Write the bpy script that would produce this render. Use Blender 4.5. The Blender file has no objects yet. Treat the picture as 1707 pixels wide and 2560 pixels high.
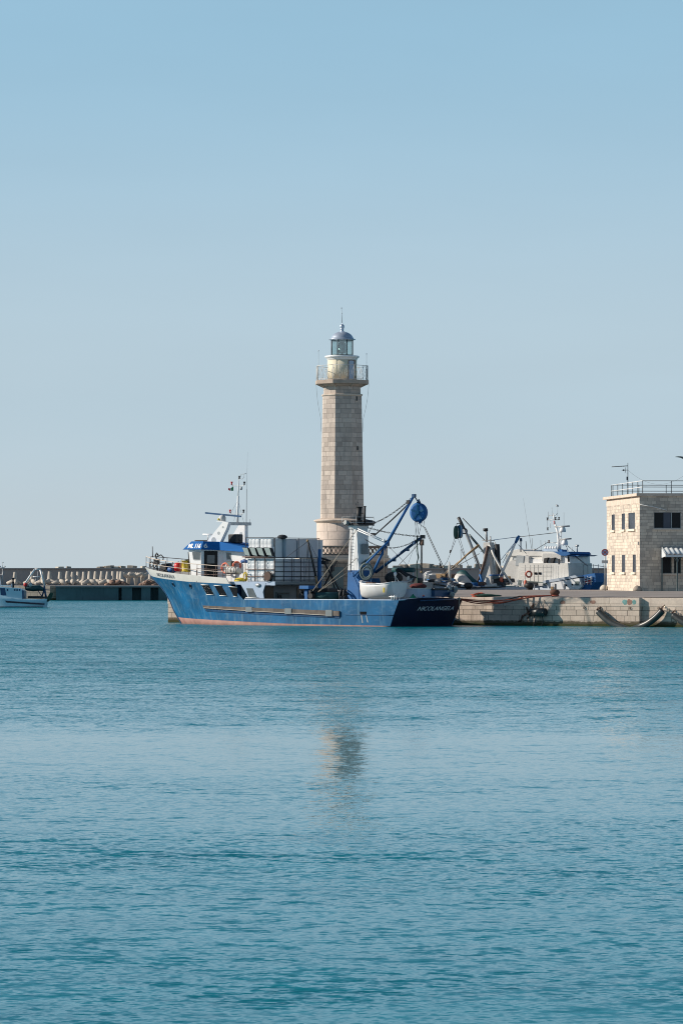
AIR,DUST,OZ,SKYSAT,SKYSTR,EXPO=1.0,.3,1.5,1.0,.06,0
HAZE=[(0,(.53,.62,.675)),(1,(.02,.08,.18)),(.05,(.48,.615,.705)),(.16,(.335,.565,.74)),(.26,(.17,.40,.60)),(.5,(.045,.17,.34))]
WFAR,WNEAR,WCALM,WCOL=2.0,.45,.23,(.002,.185,.24)
import bpy, bmesh, math, random
from mathutils import Vector, Matrix
random.seed(7)
R = math.radians
col = bpy.context.scene.collection
CAMH = 4.35
# ------------------------------------------------------------------ mesh builder
class MB:
    def __init__(s): s.v=[]; s.f=[]; s.sm=[]; s.uv=[]
    def add(s, vs, fs, smooth=False, uv=None):
        n=len(s.v); s.v += [tuple(p) for p in vs]
        for i,f in enumerate(fs):
            s.f.append([n+k for k in f]); s.sm.append(smooth); s.uv.append(uv[i] if uv else None)
        return s
    def box(s, c, d, M=None):
        x,y,z=[k/2 for k in d]; c=Vector(c)
        vs=[Vector((a*x,b*y,e*z)) for a in (-1,1) for b in (-1,1) for e in (-1,1)]
        if M is not None: vs=[M@v for v in vs]
        return s.add([v+c for v in vs], [(0,1,3,2),(4,6,7,5),(0,4,5,1),(2,3,7,6),(0,2,6,4),(1,5,7,3)])
    def bx(s, x0,x1,y0,y1,z0,z1): return s.box(((x0+x1)/2,(y0+y1)/2,(z0+z1)/2),(abs(x1-x0),abs(y1-y0),abs(z1-z0)))
    def ext(s, poly, vec):
        p=[Vector(q) for q in poly]; vec=Vector(vec); n=len(p)
        fs=[tuple(range(n)), tuple(range(2*n-1,n-1,-1))]+[(i,n+i,n+(i+1)%n,(i+1)%n) for i in range(n)]
        return s.add(p+[q+vec for q in p], fs)
    def frust(s, lo, hi):
        n=len(lo); fs=[tuple(range(n)), tuple(range(2*n-1,n-1,-1))]+[(i,n+i,n+(i+1)%n,(i+1)%n) for i in range(n)]
        return s.add([Vector(q) for q in lo]+[Vector(q) for q in hi], fs)
    def cyl(s, p0,p1,r0,r1=None,n=8,cap=True):
        p0=Vector(p0);p1=Vector(p1);r1=r0 if r1 is None else r1
        d=(p1-p0)
        if d.length<1e-6: return s
        q=d.to_track_quat('Z','Y'); vs=[]
        for p,r in ((p0,r0),(p1,r1)):
            for i in range(n):
                a=2*math.pi*i/n; vs.append(p+q@Vector((r*math.cos(a),r*math.sin(a),0)))
        s.add(vs,[(i,(i+1)%n,n+(i+1)%n,n+i) for i in range(n)],True)
        if cap: s.add(vs,[tuple(range(n-1,-1,-1)),tuple(range(n,2*n))])
        return s
    def path(s, pts, r, n=6):
        pts=[Vector(p) for p in pts]; rings=[]
        q=None
        for i,p in enumerate(pts):
            d=(pts[min(i+1,len(pts)-1)]-pts[max(i-1,0)]).normalized()
            if q is None: q=d.to_track_quat('Z','Y')
            else: q=(q@Vector((0,0,1))).rotation_difference(d)@q
            rr=r[i] if isinstance(r,(list,tuple)) else r
            rings.append([p+q@Vector((rr*math.cos(2*math.pi*k/n),rr*math.sin(2*math.pi*k/n),0)) for k in range(n)])
        vs=[v for g in rings for v in g]; m=len(rings)
        s.add(vs,[(j*n+i,j*n+(i+1)%n,(j+1)*n+(i+1)%n,(j+1)*n+i) for j in range(m-1) for i in range(n)],True)
        s.add(rings[0]+rings[-1],[tuple(range(n-1,-1,-1)),tuple(range(n,2*n))])
        return s
    def lathe(s, prof, c=(0,0,0), n=24, a0=0, smooth=True, cap=True):
        # angle measured from -Y towards +X
        c=Vector(c); vs=[]
        for r,z in prof:
            for i in range(n):
                a=a0+2*math.pi*i/n; vs.append(c+Vector((r*math.sin(a),-r*math.cos(a),z)))
        m=len(prof); fs=[];uv=[]
        for j in range(m-1):
            for i in range(n):
                fs.append((j*n+i,j*n+(i+1)%n,(j+1)*n+(i+1)%n,(j+1)*n+i))
                if smooth:
                    rr=prof[j][0]; w=2*math.pi*rr/n
                    uv.append([(i*w,prof[j][1]),((i+1)*w,prof[j][1]),((i+1)*w,prof[j+1][1]),(i*w,prof[j+1][1])])
        s.add(vs,fs,smooth,uv if smooth else None)
        if cap: s.add(vs,[tuple(range(n)),tuple(range((m-1)*n,m*n))])
        return s
    def sph(s, c, r, n=12, M=None):
        if not isinstance(r,(tuple,list)): r=(r,r,r)
        c=Vector(c); m=n//2; vs=[]
        for j in range(m+1):
            t=math.pi*j/m
            for i in range(n):
                a=2*math.pi*i/n; v=Vector((r[0]*math.sin(t)*math.cos(a),r[1]*math.sin(t)*math.sin(a),r[2]*math.cos(t)))
                vs.append(c+(M@v if M is not None else v))
        return s.add(vs,[(j*n+i,(j+1)*n+i,(j+1)*n+(i+1)%n,j*n+(i+1)%n) for j in range(m) for i in range(n)],True)
    def torus(s, c, Rr, r, ax=(0,0,1), n=18, k=8, sc=(1,1)):
        q=Vector(ax).normalized().to_track_quat('Z','Y'); c=Vector(c); vs=[]
        for i in range(n):
            a=2*math.pi*i/n
            for j in range(k):
                b=2*math.pi*j/k
                vs.append(c+q@Vector(((Rr+r*math.cos(b))*math.cos(a)*sc[0],(Rr+r*math.cos(b))*math.sin(a)*sc[1],r*math.sin(b))))
        return s.add(vs,[(i*k+j,((i+1)%n)*k+j,((i+1)%n)*k+(j+1)%k,i*k+(j+1)%k) for i in range(n) for j in range(k)],True)
    def grid(s, rows, smooth=True, closed=False):
        n=len(rows[0]); vs=[p for r in rows for p in r]
        m=n if closed else n-1
        return s.add(vs,[(j*n+i,j*n+(i+1)%n,(j+1)*n+(i+1)%n,(j+1)*n+i) for j in range(len(rows)-1) for i in range(m)],smooth)
    def build(s, name, mat, parent=None, bevel=0, solid=0, recalc=True):
        me=bpy.data.meshes.new(name); me.from_pydata(s.v,[],s.f)
        for p,f in zip(me.polygons,s.sm): p.use_smooth=f
        uvl=me.uv_layers.new(name='UVMap')
        for p in me.polygons:
            u=s.uv[p.index]
            if u:
                for k,li in enumerate(p.loop_indices): uvl.data[li].uv=u[k]
            else:
                nrm=p.normal
                if abs(nrm.z)>.8: t=Vector((1,0,0)); b=Vector((0,1,0))
                else:
                    t=Vector((-nrm.y,nrm.x,0)).normalized(); b=Vector((0,0,1))
                for li in p.loop_indices:
                    co=me.vertices[me.loops[li].vertex_index].co; uvl.data[li].uv=(co.dot(t),co.dot(b))
        if recalc:
            bm=bmesh.new(); bm.from_mesh(me); bmesh.ops.remove_doubles(bm,verts=bm.verts,dist=1e-5)
            bmesh.ops.recalc_face_normals(bm,faces=bm.faces); bm.to_mesh(me); bm.free()
        o=bpy.data.objects.new(name,me); col.objects.link(o)
        if mat: me.materials.append(mat)
        if parent: o.parent=parent
        if bevel:
            b=o.modifiers.new('Bevel','BEVEL'); b.width=bevel; b.segments=2; b.limit_method='ANGLE'
        if solid:
            b=o.modifiers.new('Solidify','SOLIDIFY'); b.thickness=solid; b.offset=-1
        return o
def tag(o,label=None,cat=None,group=None,kind=None):
    if label: o['label']=label
    if cat: o['category']=cat
    if group: o['group']=group
    if kind: o['kind']=kind
    return o
def empty(name,loc=(0,0,0),rz=0,label=None,cat=None,group=None):
    o=bpy.data.objects.new(name,None); col.objects.link(o); o.location=loc; o.rotation_euler=(0,0,rz)
    o.empty_display_size=.3
    return tag(o,label,cat,group)
def copy_tree(o,parent=None):
    c=o.copy(); col.objects.link(c)
    if parent: c.parent=parent
    for ch in list(o.children): copy_tree(ch,c)
    return c
def W(px,py,D):
    return Vector(((px-853.5)/9000*D, D, CAMH-(py-1432)/9000*D))
def sag(a,b,s,n=12):
    a=Vector(a);b=Vector(b)
    return [a.lerp(b,i/n)-Vector((0,0,s*4*(i/n)*(1-i/n))) for i in range(n+1)]
def dots(mb,pts,r,k=.5,step=.22):
    # chain: links strung along the path, alternately turned
    pts=[Vector(p) for p in pts]; acc=0; i=0; flip=0
    for a,b in zip(pts,pts[1:]):
        L=(b-a).length; t=acc
        while t<L:
            p=a.lerp(b,t/L); d=(b-a).normalized()
            side=d.cross(Vector((0,0,1)) if flip else Vector((0,1,0)))
            if side.length<.1: side=d.cross(Vector((1,0,0)))
            q=side.normalized().to_track_quat('Z','Y')
            # elongated link as a squashed torus in the plane of d
            up=side.normalized(); w=d.cross(up)
            vs=[];n=8;kk=4
            for ii in range(n):
                an=2*math.pi*ii/n
                cc=p+d*math.cos(an)*step*.62+w*math.sin(an)*r*2.2
                rad=(d*math.cos(an)+w*math.sin(an)).normalized()
                for j in range(kk):
                    bb=2*math.pi*j/kk; vs.append(cc+rad*r*math.cos(bb)+up*r*math.sin(bb))
            mb.add(vs,[(ii*kk+j,((ii+1)%n)*kk+j,((ii+1)%n)*kk+(j+1)%kk,ii*kk+(j+1)%kk) for ii in range(n) for j in range(kk)],True)
            flip=1-flip; t+=step
        acc=t-L
# ------------------------------------------------------------------ materials
def nt(m):
    m.use_nodes=True; t=m.node_tree; t.nodes.clear()
    o=t.nodes.new('ShaderNodeOutputMaterial'); b=t.nodes.new('ShaderNodeBsdfPrincipled'); t.links.new(b.outputs[0],o.inputs[0])
    return t,b
def noise(t,vec,scale,detail=4,rough=.55):
    n=t.nodes.new('ShaderNodeTexNoise'); n.inputs['Scale'].default_value=scale; n.inputs['Detail'].default_value=detail; n.inputs['Roughness'].default_value=rough
    if vec: t.links.new(vec,n.inputs['Vector'])
    return n.outputs['Fac']
def ramp(t,fac,a,b,ca=(0,0,0,1),cb=(1,1,1,1)):
    r=t.nodes.new('ShaderNodeValToRGB'); r.color_ramp.elements[0].position=a; r.color_ramp.elements[1].position=b
    r.color_ramp.elements[0].color=ca; r.color_ramp.elements[1].color=cb; t.links.new(fac,r.inputs[0]); return r.outputs[0]
def mixc(t,fac,a,b,mode='MIX'):
    m=t.nodes.new('ShaderNodeMix'); m.data_type='RGBA'; m.blend_type=mode
    for s,v in ((m.inputs[0],fac),(m.inputs[6],a),(m.inputs[7],b)):
        if hasattr(v,'is_output') or isinstance(v,bpy.types.NodeSocket): t.links.new(v,s)
        elif isinstance(v,(tuple,list)): s.default_value=(*v[:3],1)
        else: s.default_value=v
    return m.outputs[2]
def mapping(t,src,sc=(1,1,1)):
    c=t.nodes.new('ShaderNodeTexCoord'); mp=t.nodes.new('ShaderNodeMapping'); mp.inputs['Scale'].default_value=sc
    t.links.new(c.outputs[src],mp.inputs['Vector']); return mp.outputs[0]
def cl(c,k): return tuple(min(1,max(0,x*k)) for x in c)
def mat(name,c,rough=.55,metal=0,var=.18,scale=1.5,stain=None,samt=.5,bump=0,streak=True,spec=.5,sthr=.55,runs=None):
    m=bpy.data.materials.new(name); t,b=nt(m)
    ob=mapping(t,'Object')
    f=ramp(t,noise(t,ob,scale,6,.6),.3,.7)
    cc=mixc(t,f,cl(c,1-var),cl(c,1+var))
    if stain:
        st=mapping(t,'Object',(1.6,1.6,.28) if streak else (1,1,1))
        g=ramp(t,noise(t,st,1.3,7,.65),sthr,sthr+.2)
        mm=t.nodes.new('ShaderNodeMath'); mm.operation='MULTIPLY'; mm.inputs[1].default_value=samt; t.links.new(g,mm.inputs[0])
        cc=mixc(t,mm.outputs[0],cc,stain)
    if runs:   # narrow rust runs and scuffed, chalky patches
        g=ramp(t,noise(t,mapping(t,'Object',(3.2,3.2,.22)),1.5,5,.6),.64,.72); mm=t.nodes.new('ShaderNodeMath'); mm.operation='MULTIPLY'; mm.inputs[1].default_value=.55; t.links.new(g,mm.inputs[0]); cc=mixc(t,mm.outputs[0],cc,runs)
        g=ramp(t,noise(t,mapping(t,'Object',(.5,.5,1.1)),1.0,8,.7),.56,.66); mm=t.nodes.new('ShaderNodeMath'); mm.operation='MULTIPLY'; mm.inputs[1].default_value=.16; t.links.new(g,mm.inputs[0]); cc=mixc(t,mm.outputs[0],cc,(.30,.38,.46))
    t.links.new(cc,b.inputs['Base Color'])
    b.inputs['Roughness'].default_value=rough; b.inputs['Metallic'].default_value=metal
    b.inputs['Specular IOR Level'].default_value=spec
    if bump:
        bp_=t.nodes.new('ShaderNodeBump'); bp_.inputs['Strength'].default_value=bump; bp_.inputs['Distance'].default_value=.03
        t.links.new(noise(t,ob,scale*8,5),bp_.inputs['Height']); t.links.new(bp_.outputs[0],b.inputs['Normal'])
    return m
def stone(name,c1,c2,mortar,bw,bh,ms=.018,dirt=None,damt=.45,algae=False,squash=1,off=.5,irr=.35):
    m=bpy.data.materials.new(name); t,b=nt(m)
    uv=mapping(t,'UV')
    # wobble so the blocks are not a ruler grid
    nz=t.nodes.new('ShaderNodeTexNoise'); nz.inputs['Scale'].default_value=.9; nz.inputs['Detail'].default_value=2; t.links.new(uv,nz.inputs['Vector'])
    mx=t.nodes.new('ShaderNodeMix'); mx.data_type='VECTOR'; mx.inputs[0].default_value=.03; t.links.new(uv,mx.inputs[4]); t.links.new(nz.outputs['Color'],mx.inputs[5])
    # every course starts at its own place, and blocks differ in length
    def mm_(op,a,b_=None):
        k=t.nodes.new('ShaderNodeMath'); k.operation=op
        for i,v in enumerate((a,b_)):
            if v is None: continue
            if isinstance(v,bpy.types.NodeSocket): t.links.new(v,k.inputs[i])
            else: k.inputs[i].default_value=v
        return k.outputs[0]
    sp0=t.nodes.new('ShaderNodeSeparateXYZ'); t.links.new(mx.outputs[1],sp0.inputs[0])
    row=mm_('FLOOR',mm_('DIVIDE',sp0.outputs[1],bh)); wn=t.nodes.new('ShaderNodeTexWhiteNoise'); wn.noise_dimensions='1D'; t.links.new(row,wn.inputs['W'])
    jit=mm_('MULTIPLY',mm_('SINE',mm_('ADD',mm_('MULTIPLY',sp0.outputs[0],2.3/bw),mm_('MULTIPLY',wn.outputs['Value'],40))),bw*.16)
    cbx=t.nodes.new('ShaderNodeCombineXYZ'); t.links.new(mm_('ADD',mm_('ADD',sp0.outputs[0],mm_('MULTIPLY',wn.outputs['Value'],bw*3.7)),jit),cbx.inputs[0]); t.links.new(sp0.outputs[1],cbx.inputs[1])
    br=t.nodes.new('ShaderNodeTexBrick'); t.links.new(cbx.outputs[0],br.inputs['Vector'])
    br.inputs['Scale'].default_value=1; br.inputs['Brick Width'].default_value=bw; br.inputs['Row Height'].default_value=bh
    br.inputs['Mortar Size'].default_value=ms; br.inputs['Mortar Smooth'].default_value=.3; br.inputs['Bias'].default_value=-.15
    br.offset=off; br.squash=squash; br.squash_frequency=3
    br.inputs['Color1'].default_value=(*c1,1); br.inputs['Color2'].default_value=(*c2,1); br.inputs['Mortar'].default_value=(*mortar,1)
    ob=mapping(t,'Object')
    lo=ramp(t,noise(t,ob,.45,6,.6),.35,.7,(.86,.86,.88,1),(1.05,1.05,1.05,1))
    cc=mixc(t,1.0,br.outputs['Color'],lo,'MULTIPLY')
    fi=ramp(t,noise(t,ob,5,6,.7),.3,.75,(.88,.88,.88,1),(1.1,1.08,1.06,1))
    cc=mixc(t,1.0,cc,fi,'MULTIPLY')
    if dirt:
        st=mapping(t,'Object',(1.2,1.2,.22))
        g=ramp(t,noise(t,st,1.1,7,.65),.52,.78); mm=t.nodes.new('ShaderNodeMath'); mm.operation='MULTIPLY'; mm.inputs[1].default_value=damt; t.links.new(g,mm.inputs[0])
        cc=mixc(t,mm.outputs[0],cc,dirt)
    if algae:
        sp=t.nodes.new('ShaderNodeSeparateXYZ'); geo=t.nodes.new('ShaderNodeNewGeometry'); t.links.new(geo.outputs['Position'],sp.inputs[0])
        ad=t.nodes.new('ShaderNodeMath'); ad.operation='ADD'; t.links.new(sp.outputs[2],ad.inputs[0])
        ml=t.nodes.new('ShaderNodeMath'); ml.operation='MULTIPLY'; ml.inputs[1].default_value=-.35; t.links.new(noise(t,ob,2.2,5,.7),ml.inputs[0]); t.links.new(ml.outputs[0],ad.inputs[1])
        g=ramp(t,ad.outputs[0],.17,.26,(1,1,1,1),(0,0,0,1))
        cc=mixc(t,g,cc,(.11,.09,.06))
        g2=ramp(t,ad.outputs[0],.0,.03,(1,1,1,1),(0,0,0,1)); cc=mixc(t,g2,cc,(.055,.06,.025))
    t.links.new(cc,b.inputs['Base Color']); b.inputs['Roughness'].default_value=.9; b.inputs['Specular IOR Level'].default_value=.2
    bp_=t.nodes.new('ShaderNodeBump'); bp_.inputs['Strength'].default_value=.5; bp_.inputs['Distance'].default_value=.02
    iv=t.nodes.new('ShaderNodeMath'); iv.operation='SUBTRACT'; iv.inputs[0].default_value=1; t.links.new(br.outputs['Fac'],iv.inputs[1])
    ad=t.nodes.new('ShaderNodeMath'); ad.operation='ADD'; t.links.new(iv.outputs[0],ad.inputs[0]); t.links.new(noise(t,ob,7,5),ad.inputs[1])
    t.links.new(ad.outputs[0],bp_.inputs['Height']); t.links.new(bp_.outputs[0],b.inputs['Normal'])
    return m
def glass(name,tint=(.85,.92,.92),alpha=.8):
    m=bpy.data.materials.new(name); m.use_nodes=True; t=m.node_tree; t.nodes.clear()
    o=t.nodes.new('ShaderNodeOutputMaterial'); mx=t.nodes.new('ShaderNodeMixShader'); tr=t.nodes.new('ShaderNodeBsdfTransparent'); gl=t.nodes.new('ShaderNodeBsdfGlossy')
    tr.inputs[0].default_value=(*tint,1); gl.inputs['Roughness'].default_value=.05; mx.inputs[0].default_value=1-alpha
    t.links.new(tr.outputs[0],mx.inputs[1]); t.links.new(gl.outputs[0],mx.inputs[2]); t.links.new(mx.outputs[0],o.inputs[0]); return m
M={}
M['tower']=stone('tower_stone',(.72,.62,.54),(.46,.39,.34),(.38,.32,.275),.86,.41,.018,(.27,.24,.22),.75,squash=.7)
M['drum']=stone('drum_stone',(.72,.61,.53),(.63,.53,.46),(.33,.28,.24),1.05,.72,.018,(.27,.24,.21),.55)
M['base']=stone('base_stone',(.36,.30,.25),(.30,.25,.21),(.14,.12,.10),.62,.38,.02,(.15,.13,.11),.6)
M['trimstone']=mat('trim_stone',(.66,.55,.46),.85,var=.15,stain=(.25,.21,.18),samt=.5,bump=.3)
M['slabstone']=mat('slab_stone',(.50,.40,.33),.85,var=.2,stain=(.20,.14,.10),samt=.6,bump=.3)
M['building']=stone('house_stone',(.80,.70,.58),(.48,.42,.36),(.36,.31,.26),.55,.265,.012,(.42,.33,.24),.4,squash=.8)
M['quay']=stone('quay_stone',(.70,.58,.48),(.54,.45,.37),(.20,.17,.14),.95,.43,.02,(.25,.19,.15),.75,algae=True)
M['coping']=stone('coping_stone',(.74,.62,.52),(.64,.54,.45),(.33,.27,.22),2.3,.9,.014,(.30,.21,.17),.75)
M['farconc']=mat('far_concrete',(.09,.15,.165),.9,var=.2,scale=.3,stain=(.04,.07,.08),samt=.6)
M['farstone']=stone('far_stone',(.36,.32,.27),(.30,.27,.23),(.2,.18,.15),1.6,.6,.03,(.18,.16,.14),.5,algae=True)
M['bwall']=mat('breakwater_concrete',(.30,.285,.28),.9,var=.10,scale=.15,stain=(.24,.22,.21),samt=.5)
M['tetra']=mat('tetrapod_concrete',(.54,.48,.41),.95,var=.15,scale=.8,stain=(.25,.22,.19),samt=.5,bump=.3)
M['conc']=mat('concrete',(.58,.52,.44),.9,var=.12,scale=1,bump=.2)
M['rock']=mat('rock',(.36,.31,.26),.9,var=.3,scale=.8,bump=.5)
M['rubble']=mat('rubble',(.25,.16,.12),.95,var=.35,scale=1.2,bump=.5)
M['asphalt']=mat('quay_paving',(.30,.265,.245),.9,var=.14,scale=.25,stain=(.20,.18,.17),samt=.45,streak=False,bump=.2)
M['white']=mat('white_paint',(.80,.80,.79),.4,var=.05,stain=(.55,.47,.40),samt=.25)
M['cleanwhite']=mat('clean_white_paint',(.87,.87,.87),.35,var=.03)
M['cream']=mat('cream_paint',(.76,.69,.53),.7,var=.06,stain=(.6,.5,.36),samt=.3)
M['silver']=mat('silver_dome_paint',(.55,.62,.73),.36,.45,var=.05,scale=.6)
M['dark']=mat('dark_metal',(.025,.026,.03),.55,var=.3)
M['steel']=mat('galvanised_steel',(.38,.39,.40),.45,.5,var=.15)
M['greyrail']=mat('grey_rail_paint',(.05,.065,.075),.5,var=.15)  # near-black grey for rail posts, front and back rail runs, aerial
M['black']=mat('black_rubber',(.02,.021,.023),.6,var=.3)
M['rubber']=mat('fender_rubber',(.045,.05,.05),.38,var=.3,stain=(.13,.12,.10),samt=.4)
M['rust']=mat('rusty_iron',(.11,.05,.032),.85,var=.35,scale=4)
M['rustrail']=mat('rusty_rail',(.13,.085,.07),.7,var=.35,scale=3)
M['hull']=mat('hull_blue_paint',(.005,.115,.265),.6,var=.34,scale=.5,stain=(.17,.32,.42),samt=.50,sthr=.50,spec=.3,runs=(.16,.10,.07))
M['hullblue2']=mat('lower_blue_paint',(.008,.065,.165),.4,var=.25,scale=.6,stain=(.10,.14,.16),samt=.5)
M['navy']=mat('navy_paint',(.010,.012,.040),.45,var=.25,scale=.5)
M['bluep']=mat('bright_blue_paint',(.012,.125,.36),.65,var=.14,scale=.9,stain=(.10,.2,.38),samt=.35)
M['visor']=mat('visor_blue_paint',(.015,.13,.40),.8,var=.08,scale=.8,spec=.15)
M['boot']=mat('boot_top_red',(.30,.15,.125),.7,var=.25,scale=1.2,stain=(.30,.24,.18),samt=.6)
M['bandwhite']=mat('weathered_white_band',(.72,.70,.66),.5,var=.08,scale=1,stain=(.42,.40,.38),samt=.5)
M['strake']=mat('weathered_rubbing_strake',(.13,.105,.09),.75,var=.4,scale=1.4,stain=(.30,.26,.22),samt=.5)
M['strakelip']=mat('strake_lip',(.55,.50,.44),.6,var=.2)
M['glassdark']=mat('dark_window_glass',(.010,.011,.014),.25,var=.2,spec=.18)
M['glassgrey']=mat('grey_window_glass',(.12,.14,.15),.15,var=.2,spec=.7)
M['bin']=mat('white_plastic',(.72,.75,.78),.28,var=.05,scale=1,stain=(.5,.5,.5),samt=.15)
M['binaft']=mat('grey_white_plastic',(.50,.54,.60),.45,var=.07,scale=.7,stain=(.36,.38,.42),samt=.3)  # bin white greyed and blued to stand for shade on the after face
M['cagebrown']=mat('rusty_cage',(.10,.055,.04),.7,var=.3,scale=3)
M['red']=mat('red_plastic',(.62,.03,.03),.4,var=.1)
M['orange']=mat('orange_plastic',(.78,.17,.09),.5,var=.1)
M['yellow']=mat('yellow_plastic',(.62,.48,.04),.5,var=.12)
M['flaggreen']=mat('flag_green',(.03,.28,.10),.7)
M['green']=mat('green_net',(.02,.07,.05),.8,var=.3,scale=5,bump=.5)
M['netpile']=mat('pale_net',(.36,.37,.36),.9,var=.5,scale=9,bump=.9)
M['netdark']=mat('dark_net',(.035,.04,.045),.9,var=.5,scale=9,bump=.9)
M['teal']=mat('teal_tarpaulin',(.012,.075,.085),.6,var=.3,scale=2)
M['bluebag']=mat('blue_tarpaulin',(.02,.10,.30),.5,var=.4,scale=3,bump=.5)
M['tarp']=mat('pale_tarpaulin',(.60,.59,.57),.6,var=.12,scale=.9,stain=(.3,.29,.28),samt=.4,bump=.3)
M['clear']=mat('clear_sheeting',(.42,.45,.47),.35,var=.12,scale=.7)
M['wood']=mat('plywood',(.33,.22,.12),.75,var=.25,scale=2)
M['brownglass']=mat('brown_panel',(.10,.065,.035),.35,var=.2)
M['greywall']=mat('grey_house_paint',(.20,.23,.24),.5,var=.1)
M['rope']=mat('pale_rope',(.42,.36,.29),.85,var=.2,scale=8)
M['redrope']=mat('red_rope',(.42,.10,.06),.85,var=.3,scale=8)
M['cable']=mat('dark_cable',(.05,.05,.055),.6,var=.2)
M['thincable']=mat('grey_cable',(.16,.16,.17),.6,var=.2)
M['lamp_glass']=mat('floodlight_glass',(.46,.52,.50),.18,var=.1)
M['optic']=mat('lens_glass',(.16,.22,.22),.1,metal=.3,var=.4,scale=12)
M['pane']=glass('lantern_pane')
M['brown']=mat('brown_frame',(.22,.11,.06),.6)
M['paleblue']=mat('pale_blue_paint',(.42,.52,.66),.45,var=.08)
M['shutter']=mat('slate_shutter',(.075,.085,.115),.5,var=.1)
M['limewhite']=mat('white_sill',(.78,.70,.58),.7,var=.06)
M['awning']=mat('white_awning',(.70,.74,.76),.4,var=.06)
M['greygreen']=mat('grey_green_paint',(.13,.17,.17),.5,var=.1)
M['lightbluehull']=mat('pale_blue_hull',(.50,.56,.64),.4,var=.07,scale=.5,stain=(.3,.3,.33),samt=.4)
M['boatleft']=mat('turquoise_white_hull',(.46,.70,.82),.4,var=.06,scale=.4)
M['tealpaint']=mat('faded_teal_paint',(.18,.36,.34),.9,var=.3,scale=4)
M['redpaint']=mat('faded_red_paint',(.30,.17,.13),.9,var=.3,scale=4)
def text(s,size,m,parent,origin,xd,up,ext=.012,shear=0,name='lettering',sx=1,off=.0,space=1):
    cu=bpy.data.curves.new(name,'FONT'); cu.body=s; cu.size=size; cu.extrude=ext; cu.shear=shear; cu.offset=off; cu.space_character=space
    o=bpy.data.objects.new(name+'_src',cu); col.objects.link(o)
    bpy.context.view_layer.update()
    me=bpy.data.meshes.new_from_object(o.evaluated_get(bpy.context.evaluated_depsgraph_get())); me.name=name
    bpy.data.objects.remove(o)
    xd=Vector(xd).normalized(); up=Vector(up); up=(up-xd*up.dot(xd)).normalized(); nn=xd.cross(up)
    mt=Matrix((xd*sx,up,nn)).transposed().to_4x4(); mt.translation=Vector(origin)
    me.transform(mt); me.materials.clear(); me.materials.append(m)
    ob=bpy.data.objects.new(name,me); col.objects.link(ob); ob.parent=parent; return ob
# ------------------------------------------------------------------ camera, sky, sun
sc=bpy.context.scene
cam=bpy.data.objects.new('camera',bpy.data.cameras.new('camera')); col.objects.link(cam); sc.camera=cam
cam.location=(0,0,CAMH); cam.data.sensor_fit='VERTICAL'; cam.data.sensor_height=36; cam.data.lens=9000/2560*36
cam.rotation_euler=(math.pi/2+math.atan(152/9000),0,0); cam.data.clip_end=20000; cam.data.clip_start=1
SUN_AZ=R(-94); SUN_EL=R(26)   # azimuth from -Y (towards the camera) turning to +X
sd=Vector((math.sin(SUN_AZ)*math.cos(SUN_EL), -math.cos(SUN_AZ)*math.cos(SUN_EL), math.sin(SUN_EL)))
sun=bpy.data.objects.new('sun',bpy.data.lights.new('sun','SUN')); col.objects.link(sun)
sun.data.energy=5.0; sun.data.angle=R(.6); sun.data.color=(1,.91,.79)
sun.rotation_euler=sd.to_track_quat('Z','Y').to_euler()
w=bpy.data.worlds.new('World'); sc.world=w; w.use_nodes=True; t=w.node_tree; t.nodes.clear()
o=t.nodes.new('ShaderNodeOutputWorld'); bg=t.nodes.new('ShaderNodeBackground'); sk=t.nodes.new('ShaderNodeTexSky')
sk.sky_type='NISHITA'; sk.sun_disc=False; sk.sun_elevation=SUN_EL; sk.sun_rotation=math.atan2(sd.x,sd.y)
sk.altitude=0; sk.air_density=AIR; sk.dust_density=DUST; sk.ozone_density=OZ
hs=t.nodes.new('ShaderNodeHueSaturation'); hs.inputs['Saturation'].default_value=SKYSAT
t.links.new(sk.outputs[0],hs.inputs['Color'])
# pale maritime haze low in the sky, thinning upwards
tc=t.nodes.new('ShaderNodeTexCoord'); sx=t.nodes.new('ShaderNodeSeparateXYZ'); t.links.new(tc.outputs['Generated'],sx.inputs[0])
cr=t.nodes.new('ShaderNodeValToRGB'); t.links.new(sx.outputs[2],cr.inputs[0]); cr.color_ramp.interpolation='EASE'
for i,(p_,c_) in enumerate(HAZE):
    e_=cr.color_ramp.elements[i] if i<2 else cr.color_ramp.elements.new(p_)
    e_.position=p_; e_.color=(*c_,1)
fr_=t.nodes.new('ShaderNodeMapRange'); t.links.new(sx.outputs[2],fr_.inputs[0])
for i,vv in enumerate((.10,.75,.96,0)): fr_.inputs[i+1].default_value=vv
sc_=t.nodes.new('ShaderNodeVectorMath'); sc_.operation='SCALE'; sc_.inputs['Scale'].default_value=1/SKYSTR; t.links.new(cr.outputs[0],sc_.inputs[0])
mx_=t.nodes.new('ShaderNodeMix'); mx_.data_type='RGBA'; t.links.new(fr_.outputs[0],mx_.inputs[0]); t.links.new(hs.outputs[0],mx_.inputs[6]); t.links.new(sc_.outputs[0],mx_.inputs[7])
cn=t.nodes.new('ShaderNodeTexNoise'); cm=t.nodes.new('ShaderNodeMapping'); cm.inputs['Scale'].default_value=(5,5,22); cm.inputs['Rotation'].default_value=(.05,.12,0); t.links.new(tc.outputs['Generated'],cm.inputs[0]); t.links.new(cm.outputs[0],cn.inputs['Vector']); cn.inputs['Scale'].default_value=1.2; cn.inputs['Detail'].default_value=4
cr2=t.nodes.new('ShaderNodeMapRange'); t.links.new(cn.outputs['Fac'],cr2.inputs[0])
for i,vv in enumerate((.3,.7,.975,1.025)): cr2.inputs[i+1].default_value=vv
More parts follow.
